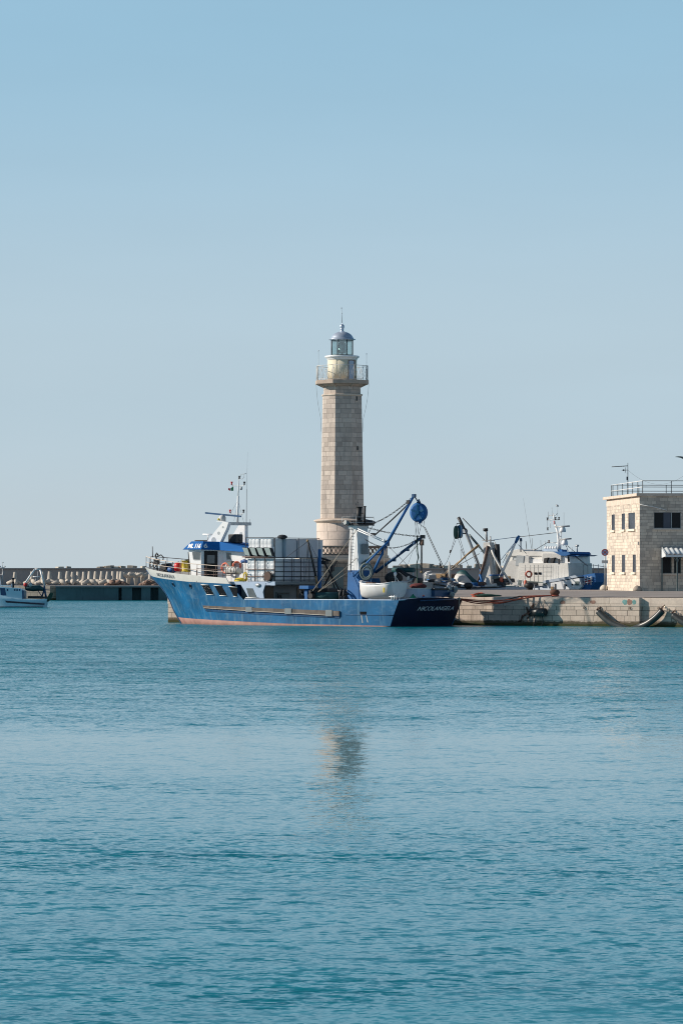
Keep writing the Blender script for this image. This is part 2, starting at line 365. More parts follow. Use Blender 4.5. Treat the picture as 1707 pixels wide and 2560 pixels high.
vs2=t.nodes.new('ShaderNodeVectorMath'); vs2.operation='SCALE'; t.links.new(mx_.outputs[2],vs2.inputs[0]); t.links.new(cr2.outputs[0],vs2.inputs['Scale'])
t.links.new(vs2.outputs[0],bg.inputs[0]); bg.inputs[1].default_value=SKYSTR; t.links.new(bg.outputs[0],o.inputs[0])
sc.cycles.filter_width=1.05
sc.view_settings.view_transform='Standard'; sc.view_settings.look='None'; sc.view_settings.exposure=EXPO; sc.view_settings.gamma=1
# ------------------------------------------------------------------ water
m=bpy.data.materials.new('harbour_water'); t,b=nt(m)
geo=t.nodes.new('ShaderNodeNewGeometry'); pos=geo.outputs['Position']
def mp(sx,sy,rz=0):
    k=t.nodes.new('ShaderNodeMapping'); k.inputs['Scale'].default_value=(sx,sy,1); k.inputs['Rotation'].default_value=(0,0,rz); t.links.new(pos,k.inputs[0]); return k.outputs[0]
def mth(op,a,b_=None,c_=None):
    k=t.nodes.new('ShaderNodeMath'); k.operation=op
    for i,vv in enumerate((a,b_,c_)):
        if vv is None: continue
        if isinstance(vv,bpy.types.NodeSocket): t.links.new(vv,k.inputs[i])
        else: k.inputs[i].default_value=vv
    return k.outputs[0]
def mrange(v,a,b_,c_,d_,smooth=True):
    k=t.nodes.new('ShaderNodeMapRange'); k.interpolation_type='SMOOTHSTEP' if smooth else 'LINEAR'
    t.links.new(v,k.inputs[0])
    for i,vv in enumerate((a,b_,c_,d_)): k.inputs[i+1].default_value=vv
    return k.outputs[0]
def ncol(vec,scale,det=2,rough=.5):
    n=t.nodes.new('ShaderNodeTexNoise'); n.inputs['Scale'].default_value=scale; n.inputs['Detail'].default_value=det; n.inputs['Roughness'].default_value=rough
    t.links.new(vec,n.inputs['Vector']); k=t.nodes.new('ShaderNodeVectorMath'); k.operation='SUBTRACT'; t.links.new(n.outputs['Color'],k.inputs[0]); k.inputs[1].default_value=(.5,.5,.5); return k.outputs[0]
def vadd(a_,b_,op='ADD'):
    k=t.nodes.new('ShaderNodeVectorMath'); k.operation=op; t.links.new(a_,k.inputs[0]); t.links.new(b_,k.inputs[1]); return k.outputs[0]
def vsc(a_,f_):
    k=t.nodes.new('ShaderNodeVectorMath'); k.operation='SCALE'; t.links.new(a_,k.inputs[0])
    if isinstance(f_,bpy.types.NodeSocket): t.links.new(f_,k.inputs['Scale'])
    else: k.inputs['Scale'].default_value=f_
    return k.outputs[0]
# slope fields: long wavelets, ripples and fine chop
w1=ncol(mp(.7,1.0,.10),3.0,3,.62); w2=ncol(mp(.85,1.0,-.22),8.5,2,.5); w3=ncol(mp(.6,1,.05),.55,2,.5)
slope=vadd(vadd(vsc(w1,1.0),vsc(w2,.75)),vsc(w3,.55))
n4=noise(t,mp(1,2.5,.05),.05,4,.6)      # cat's paws
sep=t.nodes.new('ShaderNodeSeparateXYZ'); t.links.new(pos,sep.inputs[0])
Y=mth('ADD',sep.outputs[1],mth('MULTIPLY',mth('SUBTRACT',noise(t,mp(.35,1),.06,3),.5),30))
# a calmer lane lies across the harbour, wind-ruffled water on both sides of it
far=mth("POWER",mrange(Y,92,172,0,1,False),.9); near=mrange(Y,88,50,0,1)
gust=mrange(n4,.3,.7,.65,1.25)
amp=mth('MULTIPLY',mth('ADD',mth('MULTIPLY',far,WFAR),mth('ADD',mth('MULTIPLY',near,WNEAR),WCALM)),gust)
sl_=vsc(slope,amp); ss_=t.nodes.new('ShaderNodeSeparateXYZ'); t.links.new(sl_,ss_.inputs[0])
cb=t.nodes.new('ShaderNodeCombineXYZ'); t.links.new(mth('MULTIPLY',ss_.outputs[0],.8),cb.inputs[0])
# wind-blown asymmetric wavelets: the faces turned to the open harbour are the steep ones
ay=mth('ADD',mth('MULTIPLY',mth('ABSOLUTE',ss_.outputs[1]),-.85),mth('MULTIPLY',ss_.outputs[1],.25))
t.links.new(ay,cb.inputs[1]); cb.inputs[2].default_value=1
nrm_=t.nodes.new('ShaderNodeVectorMath'); nrm_.operation='NORMALIZE'; t.links.new(cb.outputs[0],nrm_.inputs[0]); t.links.new(nrm_.outputs[0],b.inputs['Normal'])
b.inputs['Base Color'].default_value=(*WCOL,1); b.inputs['Roughness'].default_value=.06; b.inputs['IOR'].default_value=1.33; b.inputs['Specular IOR Level'].default_value=.5
wt=MB(); wt.add([(-3000,-60,0),(3000,-60,0),(3000,9000,0),(-3000,9000,0)],[(0,1,2,3)])
tag(wt.build('water',m),kind='structure')
# ------------------------------------------------------------------ quay
A=Vector((-15.2,316,0)); dq=Vector((.8351,-.5502,0)).normalized(); di=Vector((.5502,.8351,0)).normalized()
def Q(s,t_,z=0): return A+dq*s+di*t_+Vector((0,0,z))
SE=46.9; ST=.38; L2=170; BT=38
deck=MB()
def dz(t_): return 2.33+min(t_,10)/10*.42
ss=[0,10,20,30,40,SE,55,65,100,135,L2]
for a,b_ in zip(ss,ss[1:]):
    f=ST if a>=SE else 0
    ts=[f+.6,3,6,10,20,BT-.5]
    deck.grid([[Q(a,x,dz(x)) for x in ts],[Q(b_,x,dz(x)) for x in ts]],False)
tag(deck.build('quay_pavement',M['asphalt']),kind='structure')
body=MB(); body.ext([Q(.05,.4,-2),Q(L2,.8,-2),Q(L2,BT-.1,-2),Q(.05,BT-.1,-2)],(0,0,4.25))
tag(body.build('quay_ground',M['farconc']),kind='structure')
qw=empty('quay_wall',Q(0,0,0),0,'long pale stone block quay wall the blue trawler is moored along','quay wall')
qi=qw.location.copy()
def QL(s,t_,z=0): return Q(s,t_,z)-qi
wl=MB()
wl.ext([QL(0,0,-1.5),QL(SE,0,-1.5),QL(SE,ST,-1.5),QL(L2,ST,-1.5),QL(L2,ST+.42,-1.5),QL(0,.42,-1.5)],(0,0,1.5+1.62))
wl.ext([QL(0,.421,-1.5),QL(-.001,BT-.05,-1.5),QL(.05,BT-.05,-1.5),QL(.05,.421,-1.5)],(0,0,3.12))
wl.build('block_wall',M['quay'],qw)
cp=MB()
cp.ext([QL(-.03,-.03,1.621),QL(SE+.03,-.03,1.621),QL(SE+.03,ST-.03,1.621),QL(L2,ST-.03,1.621),QL(L2,ST+.6,1.621),QL(-.03,.6,1.621)],(0,0,.715))
cp.build('coping',M['coping'],qw,bevel=.03)
g=MB(); g.ext([QL(0,BT-.5,1.6),QL(L2,BT-.5,1.6),QL(L2,BT,1.6),QL(0,BT,1.6)],(0,0,1.16)); g.build('rear_coping',M['coping'],qw)
# worn paint patches on the coping
def patch(s0,s1,z0,z1,m_,seed):
    rnd=random.Random(seed); n=14; c=Vector(((s0+s1)/2,(z0+z1)/2,0)); p=[]
    off=-.034 if s0<SE else ST-.034
    for i in range(n):
        a=2*math.pi*i/n; k=rnd.uniform(.75,1.05)
        p.append(QL(c.x+(s1-s0)/2*k*math.cos(a), off, c.y+(z1-z0)/2*k*math.sin(a)))
    MB().ext(p,-di*.004).build('paint_patch',m_,qw)
def s_of(px):  # station along the quay front seen at px
    k=(px-853.5)/9000; return (k*316+15.2)/(.8351+k*.5502)
patch(s_of(1554),s_of(1568),1.75,2.22,M['tealpaint'],1); patch(s_of(1566),s_of(1580),1.72,2.26,M['redpaint'],2); patch(s_of(1578),s_of(1590),1.78,2.2,M['tealpaint'],3)
patch(s_of(1474),s_of(1490),1.8,2.15,M['redpaint'],4); patch(s_of(1398),s_of(1413),1.78,2.1,M['redpaint'],5); patch(s_of(1704),s_of(1720),1.75,2.2,M['tealpaint'],6)
# mooring rings and a stone joint of rust
for px in (1460,1500,1574,1640):
    s_=s_of(px); f=0 if s_<SE else ST
    MB().torus(QL(s_,f-.05,1.5),.09,.02,di,12,6).build('mooring_ring',M['rust'],qw)
# --- fenders
def cylfender(px,label):
    s_=s_of(px); e=empty('fender',Q(s_,-.45,1.12),math.atan2(dq.y,dq.x),label,'fender','rubber fenders hung on the quay wall')
    f=MB(); f.cyl((-.66,0,0),(.66,0,0),.34,.34,20); f.build('rubber_cylinder',M['rubber'],e)
    c=MB(); c.torus((.67,0,0),.22,.06,(1,0,0),16,6); c.build('end_ring',M['black'],e)
    for x in (-.55,.55):
        mm=MB(); mm.path([(x,0,-.3),(x,-.35,.0),(x*.7,.05,.36),(x*.35+.1,.42,1.0)],.03,6); mm.build('hanging_rope',M['rope'],e)
    mm=MB(); dots(mm,[(-.62,.1,.1),(-1.1,.25,-.2),(-1.35,.35,.45)],.028,step=.13); mm.build('chain',M['rust'],e)
    for x in (-.4,.35):
        mm=MB(); mm.path([(x,0,-.32),(x+.1,0,-.8),(x-.1,0,-1.1),(x+.05,0,-1.2)],.035,6); mm.build('loose_rope',M['netdark'],e)
cylfender(1352,'short horizontal black cylinder fender hung from the quay wall right of the stern')
def curvefender(pts,label,r=.27):
    p0=Q(s_of(pts[0][0]),0,0); e=empty('fender',(p0.x,p0.y,0),0,label,'fender','rubber fenders hung on the quay wall')
    P=[]
    for px,z,t_ in pts:
        s_=s_of(px); P.append(Q(s_,t_+(ST if s_>SE else 0),z)-e.location)
    # smooth
    Pn=[]
    for i in range(len(P)-1):
        a=P[max(i-1,0)];b_=P[i];c_=P[i+1];d_=P[min(i+2,len(P)-1)]
        for k in range(6):
            u=k/6; Pn.append(.5*((2*b_)+(-a+c_)*u+(2*a-5*b_+4*c_-d_)*u*u+(-a+3*b_-3*c_+d_)*u**3))
    Pn.append(P[-1])
    f=MB(); f.path(Pn,r,14); f.build('rubber_tube',M['rubber'],e)
    dirn=(Pn[0]-Pn[1]).normalized()
    MB().cyl(Pn[0]+dirn*.001,Pn[0]+dirn*.02,r*.72,r*.72,12).build('hollow_end',M['black'],e)  # black disc stands for the shade inside the open tube
    mm=MB(); dots(mm,[Pn[0],Pn[0]+Vector((-.1,.1,.2)),Pn[0]+di*.5+Vector((0,0,.42))],.03,step=.13); mm.build('chain',M['rust'],e)
    mm=MB(); mm.path([Pn[0],Pn[0]+dq*.45+Vector((0,0,-.1))+di*.2,Pn[0]+di*.6+dq*.3+Vector((0,0,.42))],.035,6); mm.build('hanging_rope',M['rope'],e)
curvefender([(1500,1.2,-.35),(1516,.72,-.42),(1534,.30,-.45),(1556,.0,-.45),(1585,-.35,-.45)],'black rubber tube fender sloping down to the right, left of the wall step')
curvefender([(1655,1.32,-.4),(1640,.78,-.5),(1620,.30,-.5),(1598,-.0,-.45),(1575,-.35,-.4)],'black rubber tube fender sloping down to the left, right of the wall step')
curvefender([(1682,.95,-.4),(1700,.55,-.45),(1722,.15,-.45),(1745,-.35,-.45)],'black rubber tube fender at the right edge of the photo')
# chain heap hanging by the stern
e=empty('mooring_chain',Q(s_of(1328),-.1,0),0,'rusty chain hanging in loops down the quay wall beside the cylinder fender','chain')
c0=e.location.copy()
for (a,b_) in (((1334,1.75),(1318,.55)),((1330,1.6),(1306,.75)),((1306,.75),(1296,.35))):
    mm=MB(); dots(mm,[Q(s_of(a[0]),-.12,a[1])-c0,Q(s_of((a[0]+b_[0])/2+3),-.12,(a[1]+b_[1])/2-.1)-c0,Q(s_of(b_[0]),-.12,b_[1])-c0],.03,step=.14); mm.build('chain_strand',M['rust'],e)
# half-sunk dark float at the foot of the wall
# --- bollards
def bollard(p,label,k=1,m_='rust'):
    e=empty('bollard',p,0,label,'bollard','bollards on the quay')
    MB().lathe([(.30*k,0),(.28*k,.05*k),(.22*k,.08*k),(.20*k,.14*k)],n=18).build('post',M[m_],e)
    MB().lathe([(.2*k,.141*k),(.34*k,.20*k),(.43*k,.34*k),(.44*k,.46*k),(.38*k,.58*k),(.22*k,.66*k),(.01,.68*k)],n=18).build('mushroom_head',M[m_],e)
    return e
sb=s_of(1388)+.0
bollard(Q(sb-1.0,1.6,2.36),'rusty mushroom bollard on the quay edge holding the red mooring ropes',.92)
for px,lb in ((1170,'small dark bollard on the far quay edge at the foot of the white pole'),(1322,'low dark bollard on the far quay edge below the orange lifebuoy')):
    k=(px-853.5)/9000; s_=((316+di.y*(BT-1.2))*k+15.2-di.x*(BT-1.2))/(.8351+k*.5502)
    bollard(Q(s_,BT-1.2,2.75),lb,1.0,'black')
# ------------------------------------------------------------------ lighthouse
LD=343.; LB=2.74; LS=LD/320
LH=empty('lighthouse',((855-853.5)/9000*LD,LD,LB),0,'tall octagonal stone lighthouse with silver dome rising behind the blue trawler','lighthouse')
LH.scale=(LS,LS,LS)
lz=lambda py: (CAMH-LB-(py-1432)/9000*LD)/LS
k_=320/9000
a8=R(-19)
def oct_(prof): # [(R,py)] bottom to top
    return MB().lathe([(r,lz(y)) for r,y in prof],n=8,a0=a8,smooth=False)
def sq(a,z0,z1,mb=None,rot=R(3.5)):
    mb=mb or MB(); c,s=math.cos(rot),math.sin(rot)
    P=[(x*c-y*s,x*s+y*c,z0) for x,y in ((-a,-a),(a,-a),(a,a),(-a,a))]
    mb.ext(P,(0,0,z1-z0)); return mb
bz=lz(1404)
sq(3.75,0,bz-.001).build('base_house',M['base'],LH)
c=MB(); sq(3.86,bz,bz+.14,c); sq(4.0,bz+.141,bz+.33,c); sq(3.88,bz+.331,lz(1389),c); c.build('base_cornice',M['trimstone'],LH,bevel=.02)
# doorway and lamp on the base house
rot=Matrix.Rotation(R(3.5),3,'Z')
d=MB(); d.box(rot@Vector((-.6,-3.76,1.0)),(1.0,.06,2.0),rot); d.build('door',M['greygreen'],LH)
d=MB(); d.box(rot@Vector((-1.05,-3.80,1.95)),(.2,.16,.55),rot); d.build('wall_lantern',M['dark'],LH)
# balustrade of overlapping stone rings
z0=lz(1388.9); z1=lz(1365)
for side in range(4):
    ang=R(3.5)+side*math.pi/2; Rm=Matrix.Rotation(ang,3,'Z'); b_=MB(); a=3.62
    b_.box(Rm@Vector((0,-a,z1-.06)),(2*a-.3,.22,.12),Rm); b_.box(Rm@Vector((0,-a,z0+.05)),(2*a-.3,.18,.09),Rm)
    hh=(z1-z0-.22)/2; cz=(z0+z1)/2-.01; x=-a+.32
    while x<a-.3:
        b_.torus(Rm@Vector((x,-a,cz)),hh,.045,Rm@Vector((0,1,0)),16,5); x+=hh*1.15
    for xx in (-a/3,a/3): b_.box(Rm@Vector((xx,-a,(z0+z1)/2-.03)),(.16,.16,z1-z0-.17),Rm)
    b_.build('balustrade',M['base'],LH)
    MB().box(Rm@Vector((-a,-a,(z0+z1)/2+.02)),(.3,.3,z1-z0+.04),Rm).build('balustrade_pier',M['trimstone'],LH)
MB().lathe([(2.30,lz(1388.9)),(2.26,lz(1384)),(2.26,lz(1307.2))],n=48).build('drum',M['drum'],LH)
MB().lathe([(2.2,lz(1310)),(2.30,lz(1307)),(2.40,lz(1304.5)),(2.50,lz(1302.5)),(2.52,lz(1301)),(2.46,lz(1300)),(2.05,lz(1296.8)),(1.5,lz(1296.6))],n=48,smooth=True).build('drum_ledge',M['trimstone'],LH)
oct_([(2.045,1297.2),(1.83,991.2)]).build('shaft',M['tower'],LH)
oct_([(1.84,991),(1.90,990),(1.93,988),(1.90,986),(1.74,985.2),(1.5,985.1)]).build('string_course',M['trimstone'],LH)
oct_([(1.735,985),(1.73,967.2)]).build('neck',M['tower'],LH)
oct_([(1.74,967),(1.82,966),(1.97,964.6),(2.05,962.5),(2.12,961.2)]).build('corbel_cove',M['slabstone'],LH)
for i in range(8):
    a=a8+i*math.pi/4; rr=MB(); dv=Vector((math.sin(a),-math.cos(a),0))
    Rm=Matrix.Rotation(a,3,'Z')
    sd_=Rm@Vector((.12,0,0)); 
    P=[dv*1.72+Vector((0,0,lz(969.5))),dv*2.36+Vector((0,0,lz(961.3))),dv*1.72+Vector((0,0,lz(961.3)))]
    rr.ext([p-sd_*.5 for p in P],sd_); rr.build('bracket',M['slabstone'],LH)
oct_([(2.46,961),(2.50,960.6),(2.50,951.6),(2.47,951.2)]).build('gallery_slab',M['slabstone'],LH)
# gallery railing, one panelled side per octagon face
zr0=lz(951); zr1=lz(915)
Vx=[Vector((2.40*math.sin(a8+i*math.pi/4),-2.40*math.cos(a8+i*math.pi/4),0)) for i in range(8)]
for i in range(8):
    p=Vx[i];q=Vx[(i+1)%8]; h=zr1-zr0; g=MB()
    P=lambda u,v: p.lerp(q,u)+Vector((0,0,zr0+v*h))
    g.cyl(P(0,0),P(0,1.0),.032,n=6); g.cyl(P(0,1),P(1,1),.026,n=6); g.cyl(P(0,.06),P(1,.06),.018,n=6)
    for a0,a1 in ((0,.333),(.333,.667),(.667,1)):
        mid=(a0+a1)/2
        g.cyl(P(a1,.0),P(a1,1),.014,n=5)
        for s_ in (1,-1):
            g.path([P(a0 if s_>0 else a1,.06),P(mid+s_*(-.10),.3),P(mid+s_*(-.055)*1,.5),P(mid+s_*(-.10),.7),P(a0 if s_>0 else a1,.9)],.012,5)
    g.build('gallery_railing',M['tarp'],LH)
WX=(856.4-855)*k_
MB().lathe([(1.31,lz(951)),(1.31,lz(900.3))],(WX*0,0,0),n=40).build('watch_room',M['cream'],LH)
MB().lathe([(1.32,lz(900.2)),(1.34,lz(899)),(1.36,lz(897)),(1.44,lz(895)),(1.52,lz(893.3)),(1.53,lz(890.5)),(1.50,lz(889.6)),(.6,lz(889.4))],n=40).build('watch_room_cornice',M['cleanwhite'],LH)
# door following the curved wall
def arcpanel(a0,a1,y0,y1,r0,r1,name,m_,n=5):
    vs=[];mb=MB()
    lo=[(r*math.sin(a),-r*math.cos(a)) for r in (r0,) for a in [a0+(a1-a0)*i/n for i in range(n+1)]]
    hi=[(r*math.sin(a),-r*math.cos(a)) for r in (r1,) for a in [a1-(a1-a0)*i/n for i in range(n+1)]]
    mb.ext([(x,y,lz(y0)) for x,y in lo+hi],(0,0,lz(y1)-lz(y0))); return mb.build(name,m_,LH)
arcpanel(R(24),R(60),950.9,901.2,1.29,1.335,'door_frame',M['brown'])
arcpanel(R(27),R(51),950.8,902.8,1.30,1.35,'door',M['paleblue'])
# lantern room
for i in range(8):
    a=a8+R(0)+i*math.pi/4; b_=a+math.pi/4; r=1.0
    p=Vector((r*math.sin(a),-r*math.cos(a),0)); q=Vector((r*math.sin(b_),-r*math.cos(b_),0))
    MB().cyl(p+Vector((0,0,lz(889.3))),p+Vector((0,0,lz(850))),.035,n=6).build('mullion',M['dark'],LH)
    MB().cyl(p+Vector((0,0,lz(888))),q+Vector((0,0,lz(888))),.045,n=6).build('glazing_bar',M['greygreen'],LH); MB().cyl(p+Vector((0,0,lz(851.8))),q+Vector((0,0,lz(851.8))),.03,n=6).build('glazing_bar',M['greygreen'],LH)
    e=(q-p).normalized()*.035; nrm=Vector((e.y,-e.x,0)).normalized()*.006
    pp=p+e;qq=q-e
    MB().ext([pp+Vector((0,0,lz(887.5))),qq+Vector((0,0,lz(887.5))),qq+Vector((0,0,lz(852.2))),pp+Vector((0,0,lz(852.2)))],nrm).build('lantern_pane',M['pane'],LH)
MB().lathe([(.30,lz(889)),(.28,lz(886)),(.12,lz(885.5)),(.10,lz(883)),(.30,lz(882.5)),(.32,lz(881)),(.02,lz(880.8))],n=20).build('lens_pedestal',M['dark'],LH)
MB().lathe([(.30,lz(880.5)),(.36,lz(878)),(.33,lz(877)),(.39,lz(874)),(.35,lz(873)),(.40,lz(868)),(.35,lz(865)),(.38,lz(863)),(.30,lz(860)),(.31,lz(859)),(.20,lz(855.5)),(.05,lz(853))],n=24).build('lens',M['optic'],LH)
g=MB()
for i in range(6):
    a=R(15)+i*math.pi/3; v=Vector((math.sin(a),-math.cos(a),0))
    g.path([v*.36+Vector((0,0,lz(880.5))),v*.43+Vector((0,0,lz(870))),v*.38+Vector((0,0,lz(862))),v*.1+Vector((0,0,lz(852.3)))],.02,5)
g.build('lens_frame',M['dark'],LH)
MB().lathe([(1.0,lz(851.4)),(1.02,lz(849.4)),(1.19,lz(849.2)),(1.20,lz(848)),(1.04,lz(846.4)),(.99,lz(843.5)),(.90,lz(839)),(.76,lz(835)),(.56,lz(831.6)),(.34,lz(829.2)),(.15,lz(828))],n=40).build('dome',M['silver'],LH)
MB().lathe([(.22,lz(828.6)),(.17,lz(827)),(.13,lz(825)),(.13,lz(823.5)),(.18,lz(822.5)),(.18,lz(821)),(.13,lz(820.4)),(.2,lz(818)),(.215,lz(815.5)),(.17,lz(812)),(.07,lz(810)),(.05,lz(808)),(.03,lz(806))],n=20).build('finial',M['silver'],LH)
g=MB(); g.cyl((0,0,lz(807)),(-.05,0,lz(769.5)),.028,.016,n=6); g.sph((-.05,0,lz(769.5)),.055,8); g.sph((-.03,0,lz(783)),.04,6); g.build('lightning_rod',M['steel'],LH)
for px,y0,y1 in ((796.3,878.5,960),(916,886,952)):
    x=(px-855)*k_; y=-math.sqrt(max(0,2.36**2-x*x))
    g=MB(); g.cyl((x,y,lz(y1)+.3),(x,y,lz(y0)),.02,.014,n=5); g.sph((x,y,lz(y0)),.05,8); g.build('aerial',M['steel'],LH)
for x0,x1 in ((790.5,803),(921.5,906.5)):
    a=Vector(((x0-855)*k_,-.6,lz(961))); b_=Vector(((x1-855)*k_,-.6,lz(1052)))
    pts=sag(a,b_,0,10); 
    for i,p in enumerate(pts): p.x+= (1 if x0>855 else -1)*(-.22)*math.sin(math.pi*i/10)*-1*.0 + ((x1-x0)*k_)*(-.18)*math.sin(math.pi*i/10)
    MB().path(pts+[Vector(((x1-855)*k_*1.03,-.6,lz(1080)))],.011,4).build('stay_cable',M['thincable'],LH)
# slit windows on the right-hand front face
for px,y0,y1 in ((890.7,992,1003.4),(892.6,1116.4,1127)):
    a=R(48.5); zc=lz((y0+y1)/2); rr=(2.045+(1.83-2.045)*((1297.2-(y0+y1)/2)/306))*math.cos(math.pi/8)
    n_=Vector((math.sin(a),-math.cos(a),0)); tt=Vector((math.cos(a),math.sin(a),0))
    want=(px-855)*k_; off=(want-n_.x*rr)/tt.x
    Rm=Matrix.Rotation(a,3,'Z')
    f=MB().box(n_*(rr+.005)+tt*off+Vector((0,0,zc)),(.28,.06,lz(y0)-lz(y1)+.12),Rm).build('slit_window',M['trimstone'],LH)
    MB().box(n_*(rr+.012)+tt*off+Vector((0,0,zc)),(.2,.06,lz(y0)-lz(y1)),Rm).build('pane',M['black'],f)
# ------------------------------------------------------------------ harbour building
BR=R(5.6); BO=Vector((26.15,316,2.74))
BD=empty('harbour_building',BO,BR,'two storey pale stone block house with railed flat roof on the quay, right edge','building')
DX=Vector((math.cos(BR),math.sin(BR),0)); DY=Vector((-math.sin(BR),math.cos(BR),0))
def bl_y(px,lx=0):  # local y on a plane x=lx at pixel px
    k=(px-853.5)/9000; o_=BO+DX*lx; return (o_.x-k*o_.y)/(k*DY.y-DY.x)
def bl_x(px,ly=0):
    k=(px-853.5)/9000; o_=BO+DY*ly; return (o_.x-k*o_.y)/(k*DX.y-DX.x)
def bz_(py,D): return CAMH-(py-1432)/9000*D-BO.z
BW=13.; BDp=17.; BH=8.35
# walls as one shell with real openings cut by strips
def wall_with_holes(mb,o_,dx,n_,L,H,holes,th=.35):
    xs=sorted({0,L,*[h[0] for h in holes],*[h[1] for h in holes]}); zs=sorted({0,H,*[h[2] for h in holes],*[h[3] for h in holes]})
    for x0,x1 in zip(xs,xs[1:]):
        for z0,z1 in zip(zs,zs[1:]):
            cx,cz=(x0+x1)/2,(z0+z1)/2
            if any(h[0]<cx<h[1] and h[2]<cz<h[3] for h in holes): continue
            a=o_+dx*x0;b_=o_+dx*x1; up=Vector((0,0,1))
            mb.add([a+up*z0,b_+up*z0,b_+up*z1,a+up*z1],[(0,1,2,3)])
    for h in holes:
        a=o_+dx*h[0];b_=o_+dx*h[1];up=Vector((0,0,1)); i_=-n_*th
        c=[a+up*h[2],b_+up*h[2],b_+up*h[3],a+up*h[3]]
        mb.add(c+[p+i_ for p in c],[(k,(k+1)%4,4+(k+1)%4,4+k) for k in range(4)])
zU0,zU1=5.50,6.95; zL0,zL1=1.66,3.22
LW=[(12.7,14.3,zU0,zU1),(7.4,9.05,zU0,zU1),(2.4,5.7,zU0+.0,zU1),(12.7,14.3,zL0,zL1),(7.3,9.0,zL0,zL1),(2.0,3.55,zL0,zL1)]
FW=[(bl_x(1633.5),bl_x(1701.5),zU0,zU1),(bl_x(1654),bl_x(1678),1.55,3.15),(bl_x(1683.5),bl_x(1701.5),1.55,3.0),(5.2,8.,1.55,3.1),(5.2,8.,zU0,zU1)]
wb=MB()
wall_with_holes(wb,Vector((0,BDp,0)),Vector((0,-1,0)),Vector((-1,0,0)),BDp,BH,[(BDp-h[1],BDp-h[0],h[2],h[3]) for h in LW])
wall_with_holes(wb,Vector((0,0,0)),Vector((1,0,0)),Vector((0,-1,0)),BW,BH,FW)
wall_with_holes(wb,Vector((BW,0,0)),Vector((0,1,0)),Vector((1,0,0)),BDp,BH,[])
wall_with_holes(wb,Vector((BW,BDp,0)),Vector((-1,0,0)),Vector((0,1,0)),BW,BH,[])
wb.build('wall',M['building'],BD,recalc=False)
r_=MB(); r_.bx(-.32,BW+.3,-.15,BDp+.3,BH,BH+.25); r_.build('roof_slab',M['trimstone'],BD,bevel=.02)
MB().bx(.02,BW-.02,.02,BDp-.02,BH-.3,BH-.001).build('ceiling',M['dark'],BD)
MB().bx(-.03,0,.0,BDp,BH-.62,BH-.1).build('frieze_band',M['trimstone'],BD)
MB().bx(-.012,.55,-.014,-.001,0,BH-.1).build('corner_pilaster',M['building'],BD)
def louvre(x0,x1,z0,z1,face,frame=True):
    # face 'L' (left wall, plane x) or 'F'
    T=(lambda a,b_,z: (b_,a,z)) if face=='L' else (lambda a,b_,z:(a,b_,z))
    fr=MB(); w_=.06; dpt=.10
    def bb(a0,a1,d0,d1,z0_,z1_,mb):
        if face=='L': mb.bx(d0,d1,a0,a1,z0_,z1_)
        else: mb.bx(a0,a1,d0,d1,z0_,z1_)
    bb(x0+.002,x0+w_,.02,dpt,z0,z1,fr); bb(x1-w_,x1-.002,.02,dpt,z0,z1,fr); bb(x0+w_,x1-w_,.02,dpt,z1-w_,z1-.002,fr); bb(x0+w_,x1-w_,.02,dpt,z0+.002,z0+w_,fr)
    f=fr.build('window',M['shutter'],BD)
    sl=MB(); n=int((z1-z0-.12)/.09)
    for i in range(n):
        z=z0+.07+i*(z1-z0-.14)/n; bb(x0+w_,x1-w_,.03,.07,z,z+.055,sl)
    sl.build('shutter',M['shutter'],f)
    bk=MB(); bb(x0+.02,x1-.02,.08,.095,z0+.02,z1-.02,bk); bk.build('pane',M['glassdark'],f)
    s_=MB(); bb(x0-.22,x1+.22,-.14,.06,z0-.19,z0-.002,s_); s_.build('sill',M['limewhite'],f)
    return f
for h in LW: louvre(h[0],h[1],h[2],h[3],'L')
for i,h in enumerate(FW):
    fr=MB(); x0,x1,z0,z1=h
    for a,b_,c,d_ in ((x0+.002,x0+.06,z0,z1),(x1-.06,x1-.002,z0,z1),(x0+.06,x1-.06,z1-.06,z1-.002),(x0+.06,x1-.06,z0+.002,z0+.06)): fr.bx(a,b_,.18,.25,c,d_)
    if i in (0,4): fr.bx(x0+(x1-x0)*.64,x0+(x1-x0)*.67,.18,.25,z0+.06,z1-.06)
    f=fr.build('window',M['greygreen'] if i else M['steel'],BD)
    MB().bx(x0+.03,x1-.03,.20,.23,z0+.03,z1-.03).build('pane',M['glassdark'],f)
    MB().bx(x0-.1,x1+.1,-.1,.1,z0-.14,z0-.002).build('sill',M['trimstone'],f)
    if i==0:
        MB().bx(x0+(x1-x0)*.36,x0+(x1-x0)*.62,.15,.17,z0+.05,z1-.05).build('shutter',M['shutter'],f)
# roof railing
zt=BH+.25
def run(pts,posts,h=1.1,mname='greyrail'):
    g=MB()
    for a,b_ in zip(pts,pts[1:]):
        for hh in (h,h*.5): g.cyl(Vector(a)+Vector((0,0,hh)),Vector(b_)+Vector((0,0,hh)),.032,n=6)
    for p in posts: g.cyl(p,Vector(p)+Vector((0,0,h)),.035,n=6)
    return g
p0=(.30,.25,zt);p1=(BW-.2,.25,zt);p2=(BW-.2,BDp-.9,zt);p3=(.30,BDp-.9,zt)
run([p0,p1],[(.30+2.55*i,.25,zt) for i in range(5)]).build('roof_railing',M['greyrail'],BD)
run([p0,p3],[(.30,.25+2.55*i,zt) for i in range(0)]).build('roof_railing',M['cleanwhite'],BD)
for i in range(1,7): MB().cyl((.33,.25+2.55*i,zt),(.33,.25+2.55*i,zt+1.08),.035,n=6).build('rail_post',M['greyrail'],BD)
run([p3,p2,p1],[(.3+2.55*i,BDp-.9,zt) for i in range(5)]).build('roof_railing',M['greyrail'],BD)
